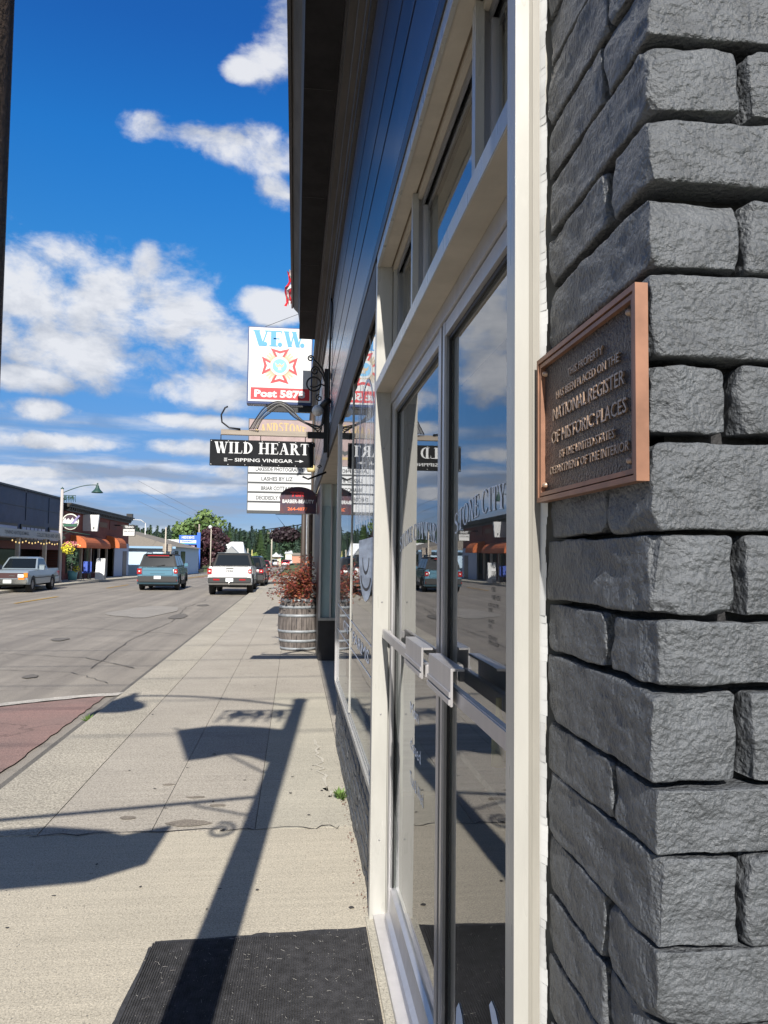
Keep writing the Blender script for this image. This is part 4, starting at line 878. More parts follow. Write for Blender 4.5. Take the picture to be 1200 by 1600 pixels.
street_lamp(-13.2,45.3,'grey painted street lamp on the far pavement before the brick shop', near=False, side=1, m=mat('pale grey pole', (.42,.38,.36), .6), hm=mat('dark green iron', (.02,.06,.05), .5))
# overhead wires
for k, (yy, z_) in enumerate(((-.6,7.9),(.9,8.1),(-3.4,7.6),(2.6,8.3),(5.0,8.4),(-1.9,7.7))):
    m_ = MB(); m_.tube([(-16+i*2.2,yy+.02*i,z_-.5*math.sin(i*math.pi/10)) for i in range(11)], .011, 5); tag(m_.build('overhead_wire', black), 'thin black wire crossing high above the street, '+['third','fourth','first','fifth','sixth','second'][k]+' one behind or over the viewer', 'wire', 'overhead wires across the street')

# ------------------------------------------------------------ barrel planter with a red maple
BX, BY = .09, 13.55
bp_ = empty('barrel_planter', (BX,BY,0), 'grey weathered wine barrel with pale hoops holding a red maple', 'planter')
prof = lambda z: .31+.055*math.sin(math.pi*min(1, max(0, z/.90)))
ns = 26
for k in range(ns):
    a0 = 2*math.pi*k/ns+.012; a1 = 2*math.pi*(k+1)/ns-.012; m_ = MB(); Z = [0,.15,.3,.45,.6,.75,.9]
    vs = []
    for z_ in Z:
        r = prof(z_)
        for a in (a0,a1): vs.append((BX+r*math.cos(a),BY+r*math.sin(a),z_))
    for z_ in Z:
        r = prof(z_)-.02
        for a in (a0,a1): vs.append((BX+r*math.cos(a),BY+r*math.sin(a),z_))
    fs = []
    for j in range(6): fs += [(2*j,2*j+1,2*j+3,2*j+2), (14+2*j+1,14+2*j,14+2*j+2,14+2*j+3), (2*j,2*j+2,14+2*j+2,14+2*j), (2*j+3,2*j+1,14+2*j+1,14+2*j+3)]
    fs += [(12,13,27,26)]
    m_.add(vs, fs); m_.build('stave', mat('weathered barrel oak', (.19,.165,.15), .85, col2=(.055,.047,.045), vscale=9, bump=.4, bscale=40, stretch=(3,3,.5)), bp_)
hoopm = mat('galvanised hoop', (.27,.29,.31), .6, .2, var=.2, vscale=14)
for z_, h_ in ((.035,.04),(.17,.045),(.33,.045),(.60,.045),(.74,.045),(.855,.045)):
    m_ = MB(); m_.lathe([(prof(z_-h_/2)+.001,z_-h_/2),(prof(z_-h_/2)+.006,z_-h_/2),(prof(z_+h_/2)+.006,z_+h_/2),(prof(z_+h_/2)+.001,z_+h_/2)], (BX,BY,0), n=30); m_.build('hoop', hoopm, bp_)
m_ = MB(); m_.lathe([(.29,.82),(0,.84)], (BX,BY,0), n=24); m_.build('soil', dirt, bp_)
mp_ = empty('maple_shrub', (BX,BY,.84), 'feathery red leaved maple growing from the barrel planter', 'shrub')
random.seed(11)
tips = []
tw = MB()
for k in range(60):
    a = random.uniform(0,6.283); el_ = random.uniform(.05,1.4); L = random.uniform(.35,.80)
    p0 = Vector((BX,BY,.86)); dv = Vector((math.cos(a)*math.cos(el_), math.sin(a)*math.cos(el_), math.sin(el_))); p1 = p0+dv*L*.5+Vector((0,0,.08)); p2 = p0+dv*L+Vector((0,0,-.02))
    tw.tube([p0,p1,p2], [.008,.005,.002], 4); tips += [p1,p2,(p1+p2)/2,p1.lerp(p2,.75),p0.lerp(p1,.7)]
tw.build('stem', mat('dark twig', (.05,.03,.025), .8), mp_)
lm = [mat('red maple leaf', (.21,.040,.030), .6), mat('orange maple leaf', (.27,.085,.035), .6), mat('dark maple leaf', (.10,.03,.022), .6), mat('green maple leaf', (.13,.12,.035), .6)]
LB = [MB() for _ in range(4)]
for k in range(3300):
    c = random.choice(tips)+Vector((random.gauss(0,.055),random.gauss(0,.055),random.gauss(0,.05)))
    mb = LB[random.choices(range(4),(5,3,2,1))[0]]
    nn = Vector((random.gauss(0,.5),random.gauss(0,.5),1)).normalized(); u = nn.orthogonal().normalized(); v = nn.cross(u); t0 = random.uniform(0,6.28)
    for q in range(5):
        t = t0+(q-2)*.55; dv = u*math.cos(t)+v*math.sin(t)-Vector((0,0,.35)); dv.normalize(); sd = dv.cross(nn).normalized()*.0048; L = .048*(1-.12*abs(q-2))
        mb.add([c, c+dv*L*.5+sd, c+dv*L, c+dv*L*.5-sd], [(0,1,2,3)])
for mb, m_ in zip(LB, lm): mb.build('foliage', m_, mp_)

# ------------------------------------------------------------ vehicles (built facing +Y, origin on the ground)
def paint(name, c, rough=.22): return mat(name, c, rough, 0, coat=.6, spec=.5)
def vehicle(name, label, cat, loc, rz, S):
    o = empty(name, loc, label, cat, None, rz); P = lambda mb, n, m, par=o, lab=None: mb.build(n, m, par, local=True, label=lab)
    L, Wd, H = S['L'], S['W'], S['H']; hw = Wd/2; col = S['col']; belt = S['belt']; hood = S['hood']; wr = S['wr']; wx = hw-.12; fy, ry = L/2-S['fo'], -L/2+S['ro']; g = S['clear']
    def archpts(cy, r, n=8): return [(cy-r*math.cos(math.pi*i/n), max(g, wr*.98+r*math.sin(math.pi*i/n)*1.0)) for i in range(n+1)]
    prof = [(-L/2+.06,g)]+archpts(ry, wr*1.16)+archpts(fy, wr*1.16)+[(L/2-.06,g),(L/2,g+.18),(L/2-.02,hood-.18),(L/2-.12,hood-.04),(S['wy0']+.0,hood),(S['wy0']-.1,belt)]
    if S['kind'] == 'pickup': prof += [(S['ry0'],belt),(-L/2+.03,S.get('bed',belt)),(-L/2,S.get('bed',belt)-.06),(-L/2,g+.2)]
    else: prof += [(-L/2+.10,belt),(-L/2+.01,belt-.12),(-L/2,g+.22)]
    xs = [(-hw,.985),(-hw+.02,1.0),(-hw+.10,1.004),(hw-.10,1.004),(hw-.02,1.0),(hw,.985)]; n = len(prof); cy = 0; cz = (belt+g)/2
    mb = MB(); vs = []
    for x_, s_ in xs:
        for (yy, zz) in prof: vs.append((x_*(1.0), yy*s_, cz+(zz-cz)*(s_ if zz > cz else 1)))
    # tumble-home: pull the outer slices in near the top
    vs = [((v[0]*(1-.06*max(0,(v[2]-cz)/(belt-cz+.001))) if abs(v[0]) > hw-.05 else v[0]), v[1], v[2]) for v in vs]
    fs = [tuple(range(n)), tuple(range(6*n-1, 5*n-1, -1))]
    mb.add(vs, fs)
    mb.add(vs, [(k*n+i, (k+1)*n+i, (k+1)*n+(i+1) % n, k*n+(i+1) % n) for k in range(5) for i in range(n)], True)
    me_o = P(mb, 'body', col)
    # greenhouse
    b0, b1 = S['ry0'], S['wy0']; t0, t1 = S['ry1'], S['wy1']; wb, wt = hw*.94, hw*.76; rz_ = H; bz_ = belt-.02
    B = [(-wb,b0,bz_),(wb,b0,bz_),(wb,b1,bz_),(-wb,b1,bz_)]; T = [(-wt,t0,rz_-.06),(wt,t0,rz_-.06),(wt,t1,rz_-.06),(-wt,t1,rz_-.06)]
    T2 = [(-wt+.1,t0+.1,rz_),(wt-.1,t0+.1,rz_),(wt-.1,t1-.14,rz_),(-wt+.1,t1-.14,rz_)]
    mb = MB(); mb.add(B+T+T2, [(0,1,5,4),(1,2,6,5),(2,3,7,6),(3,0,4,7)]); mb.add(B+T+T2, [(4,5,9,8),(5,6,10,9),(6,7,11,10),(7,4,8,11),(8,9,10,11)], True); P(mb, 'cabin', S.get('cabcol', col))
    def pane(A, Bb, C, D, n_, mx_=.12, my_=.14, nm='window'):
        A, Bb, C, D = map(Vector, (A, Bb, C, D)); nn = (Bb-A).cross(D-A).normalized()*.006
        f = lambda u, v: A.lerp(Bb, u).lerp(D.lerp(C, u), v)+nn
        q = [f(mx_,my_), f(1-mx_,my_), f(1-mx_,1-my_*.6), f(mx_,1-my_*.6)]; m2 = MB(); m2.add(q+[p-nn*.8 for p in q], [(0,1,2,3),(0,4,5,1),(1,5,6,2),(2,6,7,3),(3,7,4,0)]); return P(m2, nm, carglass)
    pane(B[0],B[1],T[1],T[0],0,.05,.10,'rear_window'); pane(B[2],B[3],T[3],T[2],0,.05,.08,'windscreen')
    nw = S.get('nw', 3)
    for sd in (0, 1):
        for k in range(nw):
            u0_, u1_ = k/nw, (k+1)/nw
            if sd: bl, br2, tl, tr = B[1], B[2], T[1], T[2]
            else: bl, br2, tl, tr = B[3], B[0], T[3], T[0]
            l = lambda a, b, t: Vector(a).lerp(Vector(b), t)
            pane(l(bl,br2,u0_), l(bl,br2,u1_), l(tl,tr,u1_), l(tl,tr,u0_), 0, .06, .12)
    # wheels
    for sx in (-1, 1):
        for yy in (fy, ry):
            m2 = MB(); w = S.get('tw', .11); m2.lathe([(wr*.60,-w),(wr*.9,-w),(wr,-w*.7),(wr,w*.7),(wr*.9,w),(wr*.60,w)], (sx*wx,yy,wr), axis='x', n=24); wo_ = P(m2, 'wheel', tyre)
            m2 = MB(); m2.lathe([(wr*.62,w*.6*sx),(wr*.56,w*.85*sx),(wr*.5,w*.6*sx),(wr*.14,w*.5*sx),(wr*.12,w*.8*sx),(0,w*.8*sx)], (sx*wx,yy,wr), axis='x', n=20)
            for q in range(6):
                a = q*math.pi/3; m2.prism([(-.035,.1*wr),(.035,.1*wr),(.05,wr*.56),(-.05,wr*.56)], (sx*(wx+w*.62),yy,wr), (0,math.cos(a),math.sin(a)), (0,-math.sin(a),math.cos(a)), (sx,0,0), .02)
            P(m2, 'rim', S.get('rim', rimm), wo_)
        m2 = MB(); m2.box(sx*(hw-.35),sx*(hw-.03),ry-wr*1.1,ry+wr*1.1,g+.05,wr*2.1); m2.box(sx*(hw-.35),sx*(hw-.03),fy-wr*1.1,fy+wr*1.1,g+.05,wr*2.1); P(m2, 'wheel_well', black)
        m2 = MB(); m2.bevbox(sx*(hw-.02),sx*(hw+.16),S['wy0']-.38,S['wy0']-.26,belt-.02,belt+.16,.02); P(m2, 'wing_mirror', S.get('mirror', col))
        if S.get('cladding'):
            for yy in (fy, ry):
                pts = []
                for i in range(13): a = math.pi*i/12; pts.append((yy-wr*1.30*math.cos(a), wr+wr*1.26*math.sin(a)))
                inn = [(yy-wr*1.14*math.cos(math.pi*i/12), wr+wr*1.14*math.sin(math.pi*i/12)) for i in range(12,-1,-1)]
                for i in range(12): 
                    m2 = MB() if i == 0 else m2; q = [pts[i],pts[i+1],inn[11-i],inn[12-i]]; m2.prism(q, (sx*(hw-.015),0,0), (0,1,0), UZ, (sx,0,0), .045)
                P(m2, 'wheel_flare', plastic)
            m2 = MB(); m2.box(sx*(hw-.03),sx*(hw+.012),ry+wr*1.2,fy-wr*1.2,g-.02,g+.17); P(m2, 'side_sill', plastic)
    m2 = MB(); m2.bevbox(-hw+.02,hw-.02,-L/2-S.get('bo',.05),-L/2+.12,S['bz0'],S['bz1'],.03); P(m2, 'rear_bumper', S.get('bump', plastic))
    m2 = MB(); m2.bevbox(-hw+.04,hw-.04,L/2-.12,L/2+.06,S['bz0'],S['bz1']+.02,.03); P(m2, 'front_bumper', S.get('fbump', S.get('bump', plastic)))
    m2 = MB(); m2.bevbox(-hw+.25,hw-.25,-L/2+.2,L/2-.3,g-.1,g+.1,.03); P(m2, 'underbody', black)
    for sx in (-1, 1):
        x0, x1, z0, z1 = S['tl']; m2 = MB(); m2.bevbox(sx*x0,sx*x1,-L/2-.035,-L/2+.16,z0,z1,.02); tl_ = P(m2, 'tail_light', tailred)
        m2 = MB(); xm = (x0+x1)/2; m2.box(sx*xm-.035,sx*xm+.035,-L/2-.04,-L/2-.036,(z0+z1)/2-.03,(z0+z1)/2+.03); P(m2, 'reverse_lens', lampclear, tl_)
    m2 = MB(); z0 = S['pz']; m2.bevbox(S.get('px',0)-.16,S.get('px',0)+.16,-L/2-S.get('bo',.05)-.012,-L/2-S.get('bo',.05)+.02,z0,z0+.15,.004); P(m2, 'licence_plate', plate)
    return o, P
blue = paint('steel blue car paint', (.085,.20,.28)); whitec = paint('white car paint', (.72,.73,.74)); blackc = paint('black car paint', (.012,.012,.014)); softtop = mat('matt black hard top', (.010,.010,.011), .7); redc = paint('dark red car paint', (.22,.018,.03)); silverb = mat('pale blue silver paint', (.30,.36,.41), .3, .4, coat=.4)
# blue compact SUV
S = dict(kind='suv',L=4.39,W=1.90,H=1.78,col=blue,cabcol=softtop,belt=1.14,hood=1.06,wr=.36,fo=.88,ro=.84,clear=.30,wy0=.95,wy1=.35,ry0=-2.10,ry1=-1.88,cladding=True,bump=plastic,bz0=.40,bz1=.70,tl=(.76,.93,.82,1.04),pz=.56,nw=3,rim=rimd)
o, P = vehicle('compact_suv','steel blue SUV with dark lower cladding driving away down the street','car',(-6.60,40.2,-.1),R_(1.5),S)
L = S['L']; P(MB().bevbox(-.74,.74,-L/2-.008,-L/2+.06,.71,1.135,.02),'tailgate_gap',black); P(MB().bevbox(-.725,.725,-L/2-.014,-L/2+.06,.725,1.12,.02),'tailgate',blue); P(MB().box(-.72,.72,-L/2-.018,-L/2-.0145,.965,.975),'tailgate_crease',plastic); P(MB().tube([(-.05,-2.16,1.17),(.32,-2.12,1.24)],.012,5),'rear_wiper',black); P(MB().box(.955,.962,-.35,-.335,.5,1.1),'door_gap',black); P(MB().box(.955,.962,.85,.865,.5,1.1),'door_gap',black); P(MB().box(-.34,.34,-L/2-.016,-L/2-.011,.80,.815),'tailgate_handle',black); P(MB().box(-.62,.62,-2.02,-1.90,1.735,1.77),'roof_spoiler',black); P(MB().box(-.5,.5,-2.05,-2.03,1.66,1.70),'brake_light',tailred)
for sx in (-1,1): P(MB().tube([(sx*.62,-1.6,1.80),(sx*.62,-1.5,1.84),(sx*.62,.1,1.84),(sx*.62,.2,1.79)],.02,6),'roof_rail',black); P(MB().bevbox(sx*.72,sx*.93,-L/2-.03,-L/2+.1,.46,.52,.01),'reflector',tailred)
P(MB().tube([(.1,-1.5,1.78),(.1,-1.6,1.98)],.006,5),'antenna',black)
# white pickup
S = dict(kind='pickup',L=5.40,W=1.88,H=1.84,col=whitec,cabcol=softtop,belt=1.24,hood=1.20,wr=.41,fo=.85,ro=1.15,clear=.46,wy0=1.35,wy1=1.05,ry0=-1.02,ry1=-.92,bed=1.24,cladding=True,bump=plastic,bz0=.54,bz1=.78,tl=(.78,.92,.95,1.14),pz=.60,nw=2,rim=rimd,mirror=blackc,tw=.13,bo=.12)
o, P = vehicle('pickup_truck','white pickup with black hard top and raised tailgate lettering parked along the near kerb','pickup truck',(-2.79,36.4,-.1),R_(.3),S)
L = S['L']; P(MB().bevbox(-.755,.755,-L/2-.012,-L/2+.05,.775,1.262,.02),'tailgate_gap',black); P(MB().bevbox(-.74,.74,-L/2-.02,-L/2+.05,.79,1.25,.02),'tailgate',whitec); P(MB().box(-.72,.72,-L/2-.024,-L/2-.0205,1.128,1.138),'tailgate_crease',mat('shadow grey',(.3,.3,.31),.5)); P(MB().box(-.16,.16,-L/2-.026,-L/2-.018,1.155,1.195),'tailgate_handle',black); P(MB().box(-.78,.78,-2.6,-1.1,1.244,1.256),'bed_shade',black)  # black sheet on the closed bed top stands for its shaded inside
P(MB().bevbox(-.70,.70,-.86,-.80,1.835,1.85,.005),'roof_edge',silverb); P(MB().tube([(0,-L/2-.12,.5),(0,-L/2-.26,.5)],.035,8),'tow_hitch',chrome); P(MB().tube([(0,-L/2-.24,.5),(0,-L/2-.24,.60)],.028,8),'tow_ball',chrome)
for sx in (-1,1): P(MB().bevbox(sx*.42,sx*.68,-L/2-.132,-L/2-.11,.66,.72,.004),'reflector',tailred)
text('lettering','Jeep',(0,-L/2-.0275,1.06),UX,UZ,.33,.13,greytx,o,bold=.02,local=True)
# black SUV ahead of it
S = dict(kind='suv',L=4.7,W=1.92,H=1.72,col=blackc,belt=1.10,hood=1.05,wr=.37,fo=.9,ro=.9,clear=.28,wy0=1.0,wy1=.4,ry0=-2.2,ry1=-1.9,cladding=True,bz0=.4,bz1=.7,tl=(.7,.93,.8,1.0),pz=.8,rim=rimd)
vehicle('parked_suv','black SUV parked just ahead of the white pickup','car',(-2.55,44.5,-.1),R_(-1.5),S)
# dark red SUV
S = dict(kind='suv',L=4.6,W=1.88,H=1.72,col=redc,belt=1.12,hood=1.05,wr=.36,fo=.9,ro=.9,clear=.26,wy0=1.0,wy1=.35,ry0=-2.15,ry1=-1.85,bump=mat('grey bumper',(.3,.3,.31),.4),bz0=.32,bz1=.60,tl=(.68,.92,.92,1.12),pz=.85,rim=rimm)
p_ = onY(412,893,116); vehicle('red_suv','dark red SUV driving away in the distance','car',(p_.x,118,-.70),R_(1),S)
S2 = dict(S); S2.update(col=whitec,bump=plastic); p_ = onY(428,880,170); vehicle('white_car','small white van like car far down the street','car',(p_.x,170,-.70),R_(185),S2)
S2 = dict(S); S2.update(col=paint('bright red car paint',(.45,.03,.03)),H=1.5,belt=.98,hood=.92); p_ = onY(443,880,185); vehicle('distant_car','bright red car far away at the end of the street','car',(p_.x+.5,185,-.70),R_(180),S2)
for k, (px, yy, c, lb) in enumerate(((452,230,whitec,'tiny white car beside the maple in the far distance'),(449,215,silverb,'tiny silver car at the far bend'),(434,210,blackc,'tiny dark car beyond the white one'))):
    S2 = dict(S); S2.update(col=c, H=1.55, belt=1.0, hood=.95); p_ = onY(px,878,yy); vehicle('distant_car',lb,'car',(p_.x,yy,-.70),R_(180*(k % 2)),S2)
# old silver blue pickup across the street, facing the viewer
S = dict(kind='pickup',L=4.70,W=1.66,H=1.56,col=silverb,cabcol=silverb,belt=1.02,hood=.98,wr=.35,fo=.72,ro=1.05,clear=.36,wy0=.98,wy1=.42,ry0=-.60,ry1=-.42,bed=1.02,bump=chrome,bz0=.40,bz1=.58,tl=(.66,.80,.66,.86),pz=.42,nw=1,rim=rimm,tw=.12)
TK = (-12.35+.05,37.15,-.1)
o, P = vehicle('old_pickup_truck','pale silver blue old pickup parked across the street facing the viewer','pickup truck',TK,R_(180+1.0),S)
L = S['L']; P(MB().bevbox(-.74,.74,L/2-.03,L/2+.012,.62,.86,.01),'grille',mat('maroon black grille',(.05,.02,.022),.5))
for sx in (-1,1):
    P(MB().bevbox(sx*.42,sx*.64,L/2+.0,L/2+.03,.68,.80,.01),'headlight',lampclear); P(MB().bevbox(sx*.66,sx*.80,L/2-.10,L/2+.02,.68,.86,.01),'indicator',mat('amber lens',(.65,.22,.03),.25)); P(MB().bevbox(sx*.45,sx*.7,L/2+.055,L/2+.07,.58,.64,.004),'fog_lamp',mat('amber lens',(.65,.22,.03),.25))
P(MB().box(-.17,.17,L/2+.065,L/2+.075,.42,.57),'licence_plate',plate); P(MB().box(-.28,-.05,L/2+.0125,L/2+.016,.72,.76),'badge',chrome)
P(MB().box(-.72,.72,-2.25,-.70,1.018,1.026),'open_bed_shade',black); P(MB().bevbox(-.834,-.828,-2.2,1.9,.62,.66,.001),'side_trim',black); P(MB().bevbox(.828,.834,-2.2,1.9,.62,.66,.001),'side_trim',black)  # dark sheet at rail height paints the shade inside the open bed
# ------------------------------------------------------------ shops across the street
XF = -14.55
nvb = empty('navy_shop_building', (XF,40,0), 'long dark navy shop building with white upper panels and a sign band', 'building')
nv2 = mat('flat dark navy paint', (.030,.050,.105), .55, var=.2, vscale=1.5); nv3 = mat('panel blue', (.022,.034,.062), .5)
ZT = 5.0
m_ = MB(); m_.box(-26,XF,22,50.3,2.2,ZT); m_.box(-26,-15.9,22,50.3,0,2.2); m_.build('wall', nv2, nvb); MB().box(-26,XF+.12,22,50.35,ZT,ZT+.10).build('parapet', black, nvb)
for k in range(7): MB().box(XF+.001,XF+.03,24+k*3.9,24.05+k*3.9,3.4,4.9).build('wall_joint', nv3, nvb)
MB().box(XF+.001,XF+.03,22,50.2,4.1,4.13).build('wall_joint', nv3, nvb)
def xpan(px0,px1,py0,py1,X): a=onX(px0,py0,X); b=onX(px1,py1,X); return a.y,b.y,min(a.z,b.z),max(a.z,b.z)
ya, yb = onX(0,840,XF).y, onX(24,840,XF).y
zA, zB = onX(40,842,XF).z, onX(40,824,XF).z
palew = mat('pale lilac panel', (.50,.50,.60), .5)
for y0_, y1_, kind in ((32.5,35.6,0),(36.3,39.3,0),(onX(-14,835,XF).y,onX(24,835,XF).y,1),(onX(32,835,XF).y,onX(68,835,XF).y,0),(onX(76,835,XF).y,50.0,2)):
    MB().box(XF-.1,XF+.06,y0_-.12,y1_+.12,zA-.12,zB+.14).build('window_recess', black, nvb)
    w_ = MB().box(XF+.061,XF+.075,y0_,y1_,zA,zB).build('window', palew, nvb)
    if kind == 0:
        for k in range(1,6): yy = y0_+(y1_-y0_)*k/6; MB().box(XF+.076,XF+.09,yy-.03,yy+.03,zA,zB).build('glazing_bar', nv3, w_)
    if kind == 1: MB().box(XF+.08,XF+.16,y1_-3.1,y1_-1.6,zA+.12,zB-.08).build('air_vent', whitep, w_)
    if kind == 2:
        for k in range(1,4): zz = zA+(zB-zA)*k/4; MB().box(XF+.076,XF+.09,y0_,y1_,zz-.04,zz+.02).build('glazing_bar', nv2, w_)
MB().box(XF+.001,XF+.10,22,50.2,zA-.55,zA-.15).build('trim_board', mat('maroon trim', (.13,.02,.02), .6), nvb)
ba, bb = onX(50,847,-13.3), onX(50,858,-13.3)
MB().box(-13.32,-13.2,24,onX(98,850,-13.2).y,2.38,2.78).build('sign_band', mat('silver grey band', (.42,.44,.44), .6), nvb); MB().box(XF,-13.321,24,onX(98,850,-13.2).y,2.68,2.76).build('canopy', nv2, nvb)
tx0, tx1 = onX(6,853,-13.2).y, onX(45,853,-13.2).y; text('lettering','TENINO ANTIQUE MALL',(-13.195,(tx0+tx1)/2,2.58),UY,UZ,tx1-tx0,.2,greytx,nvb,bold=.01)
tx0, tx1 = onX(57,853,-13.2).y, onX(92,853,-13.2).y; text('lettering','COLLECTIBLES AND GIFTS',(-13.195,(tx0+tx1)/2,2.58),UY,UZ,tx1-tx0,.2,greytx,nvb,bold=.01)
m_ = MB()
for k in range(6): pass
for yy in (26,30,34,onX(27,880,-13.4).y,onX(69,880,-13.4).y): MB().box(-13.5,-13.32,yy-.09,yy+.09,.02,2.379).build('canopy_post', mat('beige post', (.52,.45,.38), .6), nvb)
for k in range(7): yy = 23+k*4; MB().box(-15.89,-15.86,yy,yy+3.2,.5,2.1).build('shop_window', carglass, nvb)
for k in range(26): m_ = MB(); yy = 38+k*.46; p = (-13.25,yy,2.22-.10*abs(math.sin(k*.8))); m_.lathe([(0,-.05),(.03,-.02),(.03,.02),(0,.05)], p, n=6); tag(m_.build('string_light', emit('bulb glow',(1,.7,.28),.7) if k == 0 else bpy.data.materials['bulb glow']), 'small warm bulb in the string under the navy shop sign band','light bulb','string lights under the navy shop sign band')
# brick shop
bk = empty('brick_shop_building', (XF,60,0), 'red brick shop with dark bracketed cornice and rust coloured awnings', 'building')
bricksh = bpy.data.materials.new('red brickwork'); bricksh.use_nodes = True; t_ = bricksh.node_tree; bt = t_.nodes.new('ShaderNodeTexBrick'); bt.inputs['Color1'].default_value = (.22,.055,.038,1); bt.inputs['Color2'].default_value = (.14,.035,.028,1); bt.inputs['Mortar'].default_value = (.16,.09,.07,1); bt.inputs['Scale'].default_value = 4.5; bt.inputs['Mortar Size'].default_value = .012
tc2 = t_.nodes.new('ShaderNodeTexCoord'); mp2 = t_.nodes.new('ShaderNodeMapping'); mp2.inputs['Rotation'].default_value = (0,R_(90),R_(90)); t_.links.new(tc2.outputs['Object'], mp2.inputs[0]); t_.links.new(mp2.outputs[0], bt.inputs[0]); t_.links.new(bt.outputs[0], t_.nodes['Principled BSDF'].inputs['Base Color']); t_.nodes['Principled BSDF'].inputs['Roughness'].default_value = .85
YK0, YK1 = 50.5, 69.6; ZK = 4.85
m_ = MB(); m_.box(-27,XF,YK0,YK1,2.5,ZK-.5); m_.box(-27,XF-1.0,YK0,YK1,-.3,2.5); m_.box(XF-1,XF,YK0,YK0+.6,-.3,2.5); m_.box(XF-1,XF,YK1-.7,YK1,-.3,2.5); m_.build('wall', bricksh, bk)
m_ = MB(); m_.box(-27,XF+.15,YK0,YK1+.1,ZK-.5,ZK-.4); m_.box(-27,XF+.3,YK0,YK1+.2,ZK-.25,ZK-.1); m_.box(-27,XF+.42,YK0,YK1+.3,ZK-.1,ZK); m_.box(-27,XF+.05,YK0,YK1,ZK-.4,ZK-.25); m_.build('cornice', mat('dark bronze green paint', (.025,.022,.02), .5), bk)
for k in range(38): MB().box(XF+.051,XF+.26,YK0+.2+k*.5,YK0+.42+k*.5,ZK-.4,ZK-.251).build('dentil', mat('cornice dentil', (.05,.04,.03), .6), bk)
MB().box(XF-.2,XF+.3,YK1-.2,YK1+.25,ZK,ZK+.35).build('finial', black, bk)
MB().box(XF+.001,XF+.04,onX(155,825,XF).y,onX(167,825,XF).y,onX(160,824,XF).z,onX(160,816,XF).z).build('brick_panel', mat('brown panel', (.16,.09,.05), .7), bk); MB().box(XF+.001,XF+.04,onX(171,825,XF).y,onX(182,825,XF).y,onX(176,828,XF).z,onX(176,814,XF).z).build('brick_panel', mat('dark red panel', (.12,.03,.02), .7), bk)
rust = mat('rust canvas', (.46,.12,.035), .75, var=.15)
for px0, px1 in ((110,162),(166,188)):
    y0_, y1_ = onX(px0,850,XF).y, onX(px1,850,XF+.5).y; zt_ = onX((px0+px1)/2,838,XF).z; zb_ = onX((px0+px1)/2,856,XF+1).z
    nseg = int((y1_-y0_)/.5)
    for k in range(nseg):
        m_ = MB(); a_, b_ = y0_+(y1_-y0_)*k/nseg, y0_+(y1_-y0_)*(k+1)/nseg-.01; prf = [(XF+.01+1.0*math.sin(t), zb_+.18+(zt_-zb_-.18)*math.cos(t)) for t in [i*math.pi/12 for i in range(7)]]+[(XF+1.01,zb_)]
        for (x0,z0),(x1,z1) in zip(prf, prf[1:]): m_.quad((x0,a_,z0),(x1,a_,z1),(x1,b_,z1),(x0,b_,z0)) ; 
        m_.add([(x,a_,z) for x,z in prf]+[(XF+.01,a_,zb_)], [tuple(range(len(prf)+1))]); m_.build('awning_panel', rust, bk)
for k in range(7):
    yy = YK0+1.2+k*2.45; MB().box(XF-.95,XF-.92,yy,yy+1.9,.3,2.3).build('shop_window', carglass, bk); MB().box(XF-.5,XF-.35,yy+2.0,yy+2.2,-.1,2.5).build('shop_post', mat('cream post', (.5,.46,.4), .6), bk)
y0_ = onX(178,860,XF).y; MB().box(XF+.001,XF+.06,y0_,YK1,-.2,2.55).build('painted_panel', mat('pale blue grey paint', (.36,.42,.55), .6), bk); MB().box(XF+.0605,XF+.08,onX(190,885,XF).y,onX(196,885,XF).y,-.2,1.9).build('door', mat('dark plum', (.04,.015,.03), .5), bk)
# white wall sign tilted on the brick
a, b = onX(131,803,XF+.3), onX(154,832,XF+.3); ws = empty('wall_sign', (XF,a.y,b.z), 'blank white projecting sign box on the red brick wall', 'sign')
m_ = MB(); m_.prism([(0,0),(.95,0),(1.05,a.z-b.z),(-.05,a.z-b.z)], (XF+.02,a.y+1.2,b.z), UX, UZ, (0,-1,0), .25); m_.build('sign_box', whitep, ws)
m_ = MB(); m_.box(XF+.7,XF+.78,a.y+.945,a.y+.949,b.z+.12,b.z+.3); m_.build('print', greytx, ws)
# hanging round sign on lamp post
cx_, cy_, cz_ = onY(110,815,45.3); rs_ = empty('round_sign', (cx_,45.3,cz_), 'round white and green hanging sign on the far lamp post', 'sign')
dsk = lambda r, yy, m, nm, zlo=-9: MB().prism([(r*math.cos(t), max(zlo, r*math.sin(t))) for t in [i*6.283/28 for i in range(28)]], (cx_,yy,cz_), UX, UZ, (0,-1,0), .03).build(nm, m, rs_)
dsk(.46,45.33,mat('cream enamel', (.62,.64,.56), .5),'disc'); dsk(.40,45.295,mat('dark plum', (.04,.015,.03), .5),'print')
m_ = MB(); m_.prism([(-.42,-.08),(-.38,.04),(-.28,.22),(-.2,.08),(-.1,.2),(0,.05),(.12,.24),(.2,.1),(.3,.2),(.42,-.08),(.2,-.12),(-.2,-.12)], (cx_,45.26,cz_), UX, UZ, (0,-1,0), .01); m_.build('mountain_print', whitep, rs_)
m_ = MB(); m_.prism([(-.34,-.28),(.34,-.28),(.40,-.14),(-.40,-.14)], (cx_,45.26,cz_), UX, UZ, (0,-1,0), .01); m_.build('print', mat('deep green', (.02,.10,.06), .5), rs_)
m_ = MB()
for k in range(6): q = k/6; m_.prism([(-.05+.35*q,-.1+.45*q),(.02+.35*q,-.15+.45*q),(.10+.35*q+.05,-.06+.45*q),(.03+.35*q+.05,-.0+.45*q)], (cx_+.1,45.24-k*.001,cz_), UX, UZ, (0,-1,0), .008)
